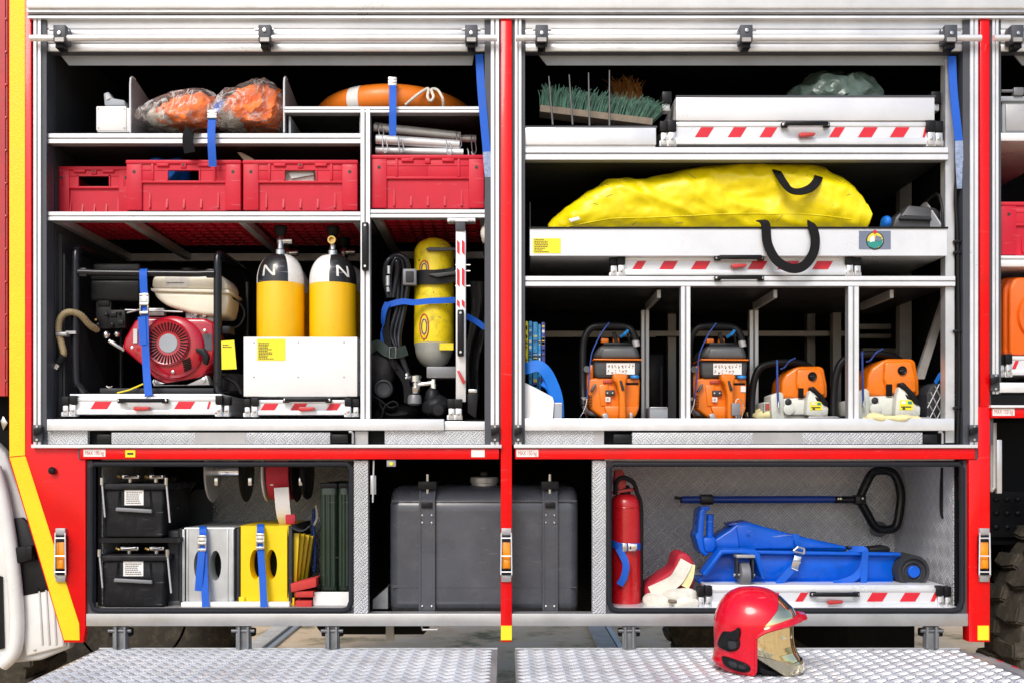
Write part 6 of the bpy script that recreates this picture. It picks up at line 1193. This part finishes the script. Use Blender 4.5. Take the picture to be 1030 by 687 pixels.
webbing('blue strap running down over the right end of the blue jack', [P(*k(655, 284), y + .03), P(*k(690, 283), y + .0), P(*k(708, 287), y - .012), P(*k(706, 315), y - .015), P(*k(698, 345), y - .02), P(*k(675, 370), y - .025), P(*k(640, 385), y - .03), P(*k(612, 390), y - .04)], .024, smooth=4, face=(.3, -1, .4), tail=[P(*k(708, 290), y - .013), P(*k(706, 330), y - .016), P(*k(703, 390), y - .03)])
# jack handle on the back wall
y = .50
t = thing('jack_handle', 'dark blue bar with a black loop grip held on the chequer plate back wall', 'handle', P(770, 502, y)); kk = lambda a, b: (640 + a * .3252, 460 + b * .3252)
q = MB('bar_navy'); q.tube([P(*kk(140, 130), y), P(*kk(612, 129), y)], 11.5 * .3252 * U(y), 'bar_navy', 16); q.tube([P(*kk(140, 124), y - .008), P(*kk(612, 123), y - .008)], .003, 'bar_navy', 8); q.build('bar', t)
q = MB('black_gloss'); q.tube([P(*kk(118, 124), y), P(*kk(140, 126), y)], 5 * .3252 * U(y), 'black_gloss', 12); q.build('bar_tip', t); q = MB('black_gloss'); q.tube([P(*kk(135, 131), y), P(*kk(205, 131), y)], 9 * .3252 * U(y), 'black_gloss', 12); q.pb(*kk(200, 114), *kk(240, 146), y - .025, .05, 'black_gloss', .006); q.build('bar_sleeve', t); q = MB('black_gloss'); q.tube([P(*kk(612, 130), y), P(*kk(690, 130), y)], 11.5 * .3252 * U(y), 'black_gloss', 16); q.pb(*kk(678, 116), *kk(712, 146), y - .025, .05, 'black_gloss', .005)
q.tube([P(*kk(690, 128), y), P(*kk(706, 90), y), P(*kk(728, 50), y), P(*kk(752, 40), y), P(*kk(788, 44), y), P(*kk(806, 66), y), P(*kk(818, 110), y), P(*kk(815, 160), y), P(*kk(806, 205), y), P(*kk(790, 220), y), P(*kk(755, 222), y), P(*kk(735, 210), y), P(*kk(715, 175), y), P(*kk(695, 138), y)], .0165, 'black_gloss', 14, 5)
for a, b in ((625, 127), (632, 127), (700, 126)): q.lathe([(.004, 0), (.004, -.003)], P(*kk(a, b), y - .03), 'y', 8, 'steel')
q.build('grip', t, 60); q = MB('plate_grey'); q.lathe([(.03, .0), (.03, -.03), (.02, -.04), (.001, -.04)], P(*kk(745, 220), .60), 'y', 20, 'grey_metal'); q.build('holder', t)

# third locker at the right edge
q5 = dup(c4, (X(1007, .05) + (X(487, .03) - X(373.5, .03)) / 2, .05, Z(257.5, .05)), 'red plastic crate in the third locker, cut off by the right edge', GC)
q = MB('white_alu'); q.pb(1005, 257.5, 1090, 260.5, .02, .6, 'white_alu', .001); q.pb(1005, 260.8, 1090, 268.5, .025, .6, 'white_alu', .001); q.build('shelf', truck); q = MB('white_alu'); q.pb(1005, 134, 1090, 142, .02, .6, 'white_alu', .001); q.build('shelf', truck)
t = thing('grey_bin', 'pale grey box under a bar latch on the upper shelf of the third locker', 'box', P(1030, 134, .06)); q = MB('grey_box'); q.pb(1008, 102, 1080, 133.6, .06, .3, 'grey_box', .004); q.pb(1012, 105, 1076, 132, .055, .01, 'plate_grey', .003); q.pb(1006, 97, 1085, 102, .05, .32, 'grey_box', .003); q.rod(P(1007, 92, .05), P(1085, 92, .05), .005, 'grey_metal', 10); q.pb(1020, 88, 1030, 96, .04, .02, 'grey_metal', .003); q.build('bin_body', t)
for i in range(3):
    t = thing('traffic_cone', ('rearmost of the nested orange plastic cones in the third locker', 'middle one of the nested orange plastic cones in the third locker', 'front one of the nested orange plastic cones in the third locker')[i], 'traffic cone', P(1030, 357, .12 - .035 * i), 'nested orange traffic cones'); q = MB('cone_orange'); a = 1004 + 6 * i; q.prism([(a, 356), (a, 290), (a + 4, 281), (a + 10, 279), (1090, 279), (1090, 356), (a + 6, 357)], .12 - .035 * i, .02, 'cone_orange', .01, 3); q.lathe([(.10, .02), (.088, -.012), (.076, -.012), (.064, .02)], P(1042 + 4 * i, 318, .12 - .035 * i), 'y', 40, 'cone_orange'); q.build('cone_base', t, 40)

# helmet on the platform
yh = -.33; zh = zp + .003; hx = lambda a: (705 + a * .1456)
t = thing('firefighter_helmet', 'red firefighter helmet with gold visor standing on the chequer plate platform', 'helmet', P(763, 672, yh)); kx = U(yh) * .1456; hz0 = Z(580 + 640 * .1456, yh)
X0 = X(705, yh)
rows = [(66, 310, 395), (72, 268, 440), (82, 240, 472), (100, 206, 508), (130, 170, 548), (165, 144, 585), (200, 124, 622), (250, 104, 648), (300, 94, 655), (350, 92, 656), (400, 93, 657), (450, 96, 663), (500, 96, 677), (540, 90, 700), (570, 82, 713), (600, 96, 718), (630, 140, 714), (645, 215, 690)]
def rowat(zy):
    for a, b in zip(rows, rows[1:]):
        if a[0] <= zy <= b[0]:
            f = (zy - a[0]) / (b[0] - a[0]); return a[1] + (b[1] - a[1]) * f, a[2] + (b[2] - a[2]) * f
    return rows[-1][1:]
wmax = .112
def hw(zy):
    if zy < 330: return wmax * math.sqrt(max(0, 1 - ((330 - zy) / 268) ** 2.2))
    return wmax * (1 - .05 * ((zy - 330) / 300) ** 2)
yaw = Matrix.Rotation(R(-9), 4, 'Z'); ctr = Vector((X0 + 375 * kx, yh, 0))
def hp(zy, phi, off=0.0):
    xb, xf = rowat(zy); c_, s_ = math.cos(phi), math.sin(phi); e = 2.25; k_ = (abs(c_) ** e + abs(s_) ** e) ** (-1 / e); a = (xf - xb) / 2 * kx + off; w = hw(zy) + off
    p = Vector((X0 + (xb + xf) / 2 * kx + a * c_ * k_, yh + w * s_ * k_, Z(580, yh) - zy * kx))
    d_ = yaw @ (Vector((p.x, p.y, 0)) - ctr); return Vector((ctr.x + d_.x, ctr.y + d_.y, p.z))
def sidex(zy, phi):
    xb, xf = rowat(zy); c_, s_ = math.cos(phi), math.sin(phi); e = 2.25; k_ = (abs(c_) ** e + abs(s_) ** e) ** (-1 / e); return (xb + xf) / 2 + (xf - xb) / 2 * c_ * k_
def interp(pts, z):
    for (z0, x0), (z1, x1) in zip(pts, pts[1:]):
        if z0 <= z <= z1: return x0 + (x1 - x0) * (z - z0) / (z1 - z0)
    return pts[-1][1] if z > pts[-1][0] else pts[0][1]
brow = [(235, 668), (255, 650), (275, 575), (300, 480), (322, 425), (350, 385), (375, 362)]          # (height, x) of the brow line, from the brim tip back
plate = [(120, 520), (160, 515), (200, 502), (250, 462), (300, 418), (318, 408)]
nz_, nph = 150, 240; zys = [66 + (645 - 66) * i / nz_ for i in range(nz_ + 1)]
grp = {}
allv = {}
def clas(zy, x):
    if zy < 318 and x > interp(plate, zy) and zy > 118 and x <= 700 and (zy < 240 or x < interp(brow, zy)): return 'fore'
    if zy <= 375: 
        return 'shell' if (zy < 240 or x < interp(brow, zy)) else 'visor'
    edge = 362 if zy < 600 else 362 - (zy - 600) * .3
    if x < edge: return 'shell' if zy < 560 + (max(0, x - 82)) * .55 + 40 else ('shell' if zy < 632 else None)
    low = 500 + (x - 362) * .22 if x < 620 else 557 - (x - 620) * .1
    if zy < low: return 'visor'
    bot = 512 + (x - 362) * .62 if x < 560 else 640
    return 'chin' if zy < bot else None
for i in range(nz_):
    zm = (zys[i] + zys[i + 1]) / 2
    for j in range(nph):
        pm = 2 * math.pi * (j + .5) / nph; cl = clas(zm, sidex(zm, pm))
        if cl: grp.setdefault(cl, []).append((i, j))
offs = {'shell': 0, 'fore': .0015, 'visor': -.010, 'chin': -.006}; mm = {'shell': 'helmet_red', 'fore': 'gold', 'visor': 'gold', 'chin': 'smoke_visor'}; nm = {'shell': 'shell', 'fore': 'forehead_plate', 'visor': 'visor', 'chin': 'chin_guard'}
hparts = {}
for cl, fl_ in grp.items():
    idx = {}; vs = []; fs = []
    for i, j in fl_:
        f = []
        for a, b in ((i, j), (i, (j + 1) % nph), (i + 1, (j + 1) % nph), (i + 1, j)):
            if (a, b) not in idx: idx[(a, b)] = len(vs); vs.append(hp(zys[a], 2 * math.pi * b / nph, offs[cl]))
            f.append(idx[(a, b)])
        fs.append(f)
    n0 = len(vs)
    if cl == 'shell':
        vs2 = [hp(zys[a], 2 * math.pi * b / nph, -.005) for (a, b) in idx]; vs += vs2; fs += [[q_ + n0 for q_ in f][::-1] for f in fs]
        fs.append([idx[(0, b)] for b in range(nph)])
    q = MB(mm[cl]); q.add(vs, fs, mm[cl]); hparts[cl] = q.build(nm[cl], t, 60)
# brim and edges
def edge_path(pts, off, side):
    out = []
    for zy, x in pts:
        lo, hi = 0.0, math.pi
        for _ in range(30):
            m_ = (lo + hi) / 2
            if sidex(zy, m_) > x: lo = m_
            else: hi = m_
        out.append(hp(zy, side * lo, off))
    return out
near = edge_path(brow[::-1], .004, -1); far = edge_path(brow, .004, 1)
mid = [hp(240, a, .008) for a in (-.28, -.16, 0, .16, .28)]
for i, p in enumerate(mid): p.x += .008; p.z -= .006
path = near[:-2] + mid + far[2:]
q = MB('helmet_red'); pts = catmull(path, 5); n_ = len(pts); vs = []; fs = []
for i, p in enumerate(pts):
    u = i / (n_ - 1); kf = math.sin(math.pi * u); o_ = (p - Vector((ctr.x + .02, ctr.y, p.z))).normalized()
    w1_ = .006 + .012 * kf
    for dz, do in ((.006, -.004), (.003, w1_ * .8), (-.004 - .004 * kf, w1_), (-.007 - .006 * kf, w1_ - .004), (-.003, -.006)): vs.append(p + o_ * do + Vector((0, 0, dz)))
for i in range(n_ - 1):
    for j in range(5): fs.append((i * 5 + j, i * 5 + (j + 1) % 5, i * 5 + 5 + (j + 1) % 5, i * 5 + 5 + j))
fs += [(0, 1, 2, 3, 4), tuple(range(n_ * 5 - 5, n_ * 5))]; q.add(vs, fs); q.build('brim', t, 45)
q = MB('helmet_red')
for s in (-1, 1): q.tube(edge_path([(375, 362), (420, 361), (470, 361), (520, 361), (570, 361), (600, 360), (620, 352), (632, 335)], .002, s), .0045, None, 8, 4)
q.build('edge_trim', t, 60)
q = MB('black_plastic')
def hpatch(poly, off, th, m, bev=.004):
    n = 12; pts2 = catmull([Vector((a, b, 0)) for a, b in poly], 4, True); vs = []; cxa = sum(p.x for p in pts2) / len(pts2); cya = sum(p.y for p in pts2) / len(pts2)
    def onp(a, b, o):
        lo, hi = 0.0, math.pi
        for _ in range(26):
            m_ = (lo + hi) / 2
            if sidex(b, m_) > a: lo = m_
            else: hi = m_
        return hp(b, -lo, o)
    rings = ((1.0, off), (1.0, off + th * .6), (.88, off + th), (.45, off + th * 1.05), (.02, off + th * 1.05)); N_ = len(pts2)
    for s, o in rings: vs += [onp(cxa + (p.x - cxa) * s, cya + (p.y - cya) * s, o) for p in pts2]
    q.add(vs, [(r_ * N_ + i, r_ * N_ + (i + 1) % N_, (r_ + 1) * N_ + (i + 1) % N_, (r_ + 1) * N_ + i) for r_ in range(len(rings) - 1) for i in range(N_)], m)
hpatch([(122, 445), (150, 360), (180, 348), (225, 350), (258, 400), (250, 455), (205, 480), (150, 472)], 0, .008, 'black_plastic'); hpatch([(195, 385), (205, 350), (238, 325), (250, 312), (265, 330), (258, 385), (230, 405)], .004, .010, 'black_plastic'); hpatch([(195, 410), (238, 405), (244, 450), (205, 462)], .006, .006, 'dark_plastic')
q.build('visor_pivot', t, 45); q = MB('black_plastic'); hpatch([(146, 535), (155, 520), (200, 525), (290, 548), (325, 578), (318, 606), (270, 615), (190, 596), (158, 570)], 0, .006, 'black_plastic'); hpatch([(195, 545), (240, 552), (248, 588), (205, 582)], .005, .004, 'dark_plastic'); hpatch([(255, 560), (300, 575), (295, 592), (258, 586)], .005, .004, 'dark_plastic'); q.build('neck_fitting', t, 45)
q = MB('under_dark'); q.lathe([(.001, 0), (.085, 0), (.088, .05), (.08, .15), (.05, .19), (.001, .2)], (X0 + 330 * kx, yh, hz0 + .006), 'z', 32, 'inner_dark'); q.tube([(X0 + 350 * kx, yh - .10, hz0 + .02), (X0 + 440 * kx, yh - .09, hz0 + .006), (X0 + 560 * kx, yh - .05, hz0 + .006), (X0 + 600 * kx, yh + .02, hz0 + .008)], .008, 'strap_black', 10, 5); q.build('lining', t)

# ================================================================== light, camera
SC.render.engine = 'CYCLES'
w = bpy.data.worlds.new('World'); SC.world = w; w.use_nodes = True; nt = w.node_tree
sky = nt.nodes.new('ShaderNodeTexSky'); sky.sky_type = 'NISHITA'; sky.sun_disc = False
EL, AZ = R(43), R(200)          # the sun stands behind the viewer's left shoulder
sky.sun_elevation = EL; sky.sun_rotation = AZ; sky.air_density = 1.0; sky.dust_density = 2.5; sky.ozone_density = .6
bg = nt.nodes['Background']; nt.links.new(sky.outputs[0], bg.inputs[0]); bg.inputs[1].default_value = SKY_STRENGTH
sun = bpy.data.lights.new('sun', 'SUN'); sun.energy = SUN_STRENGTH; sun.angle = R(22); sun.color = (1, .97, .93)
so = bpy.data.objects.new('sun', sun); COL.objects.link(so)
dirv = Vector((math.sin(AZ) * math.cos(EL), math.cos(AZ) * math.cos(EL), math.sin(EL)))
so.rotation_euler = dirv.to_track_quat('Z', 'Y').to_euler(); so.location = dirv * 20
cam = bpy.data.cameras.new('camera'); co = bpy.data.objects.new('camera', cam); COL.objects.link(co); SC.camera = co
co.location = (0, -D, CZ); co.rotation_euler = (R(90), 0, 0); cam.sensor_width = 36; cam.lens = 36 * (D / S) / 1030; cam.clip_end = 500; cam.clip_start = .05
cam.shift_x = (515 - VX) / 1030; cam.shift_y = (HY - 343.5) / 1030
SC.view_settings.view_transform = 'Standard'; SC.view_settings.look = 'None'; SC.view_settings.exposure = EXPOSURE; SC.view_settings.gamma = 1
SC.cycles.max_bounces = 8; SC.cycles.use_denoising = True
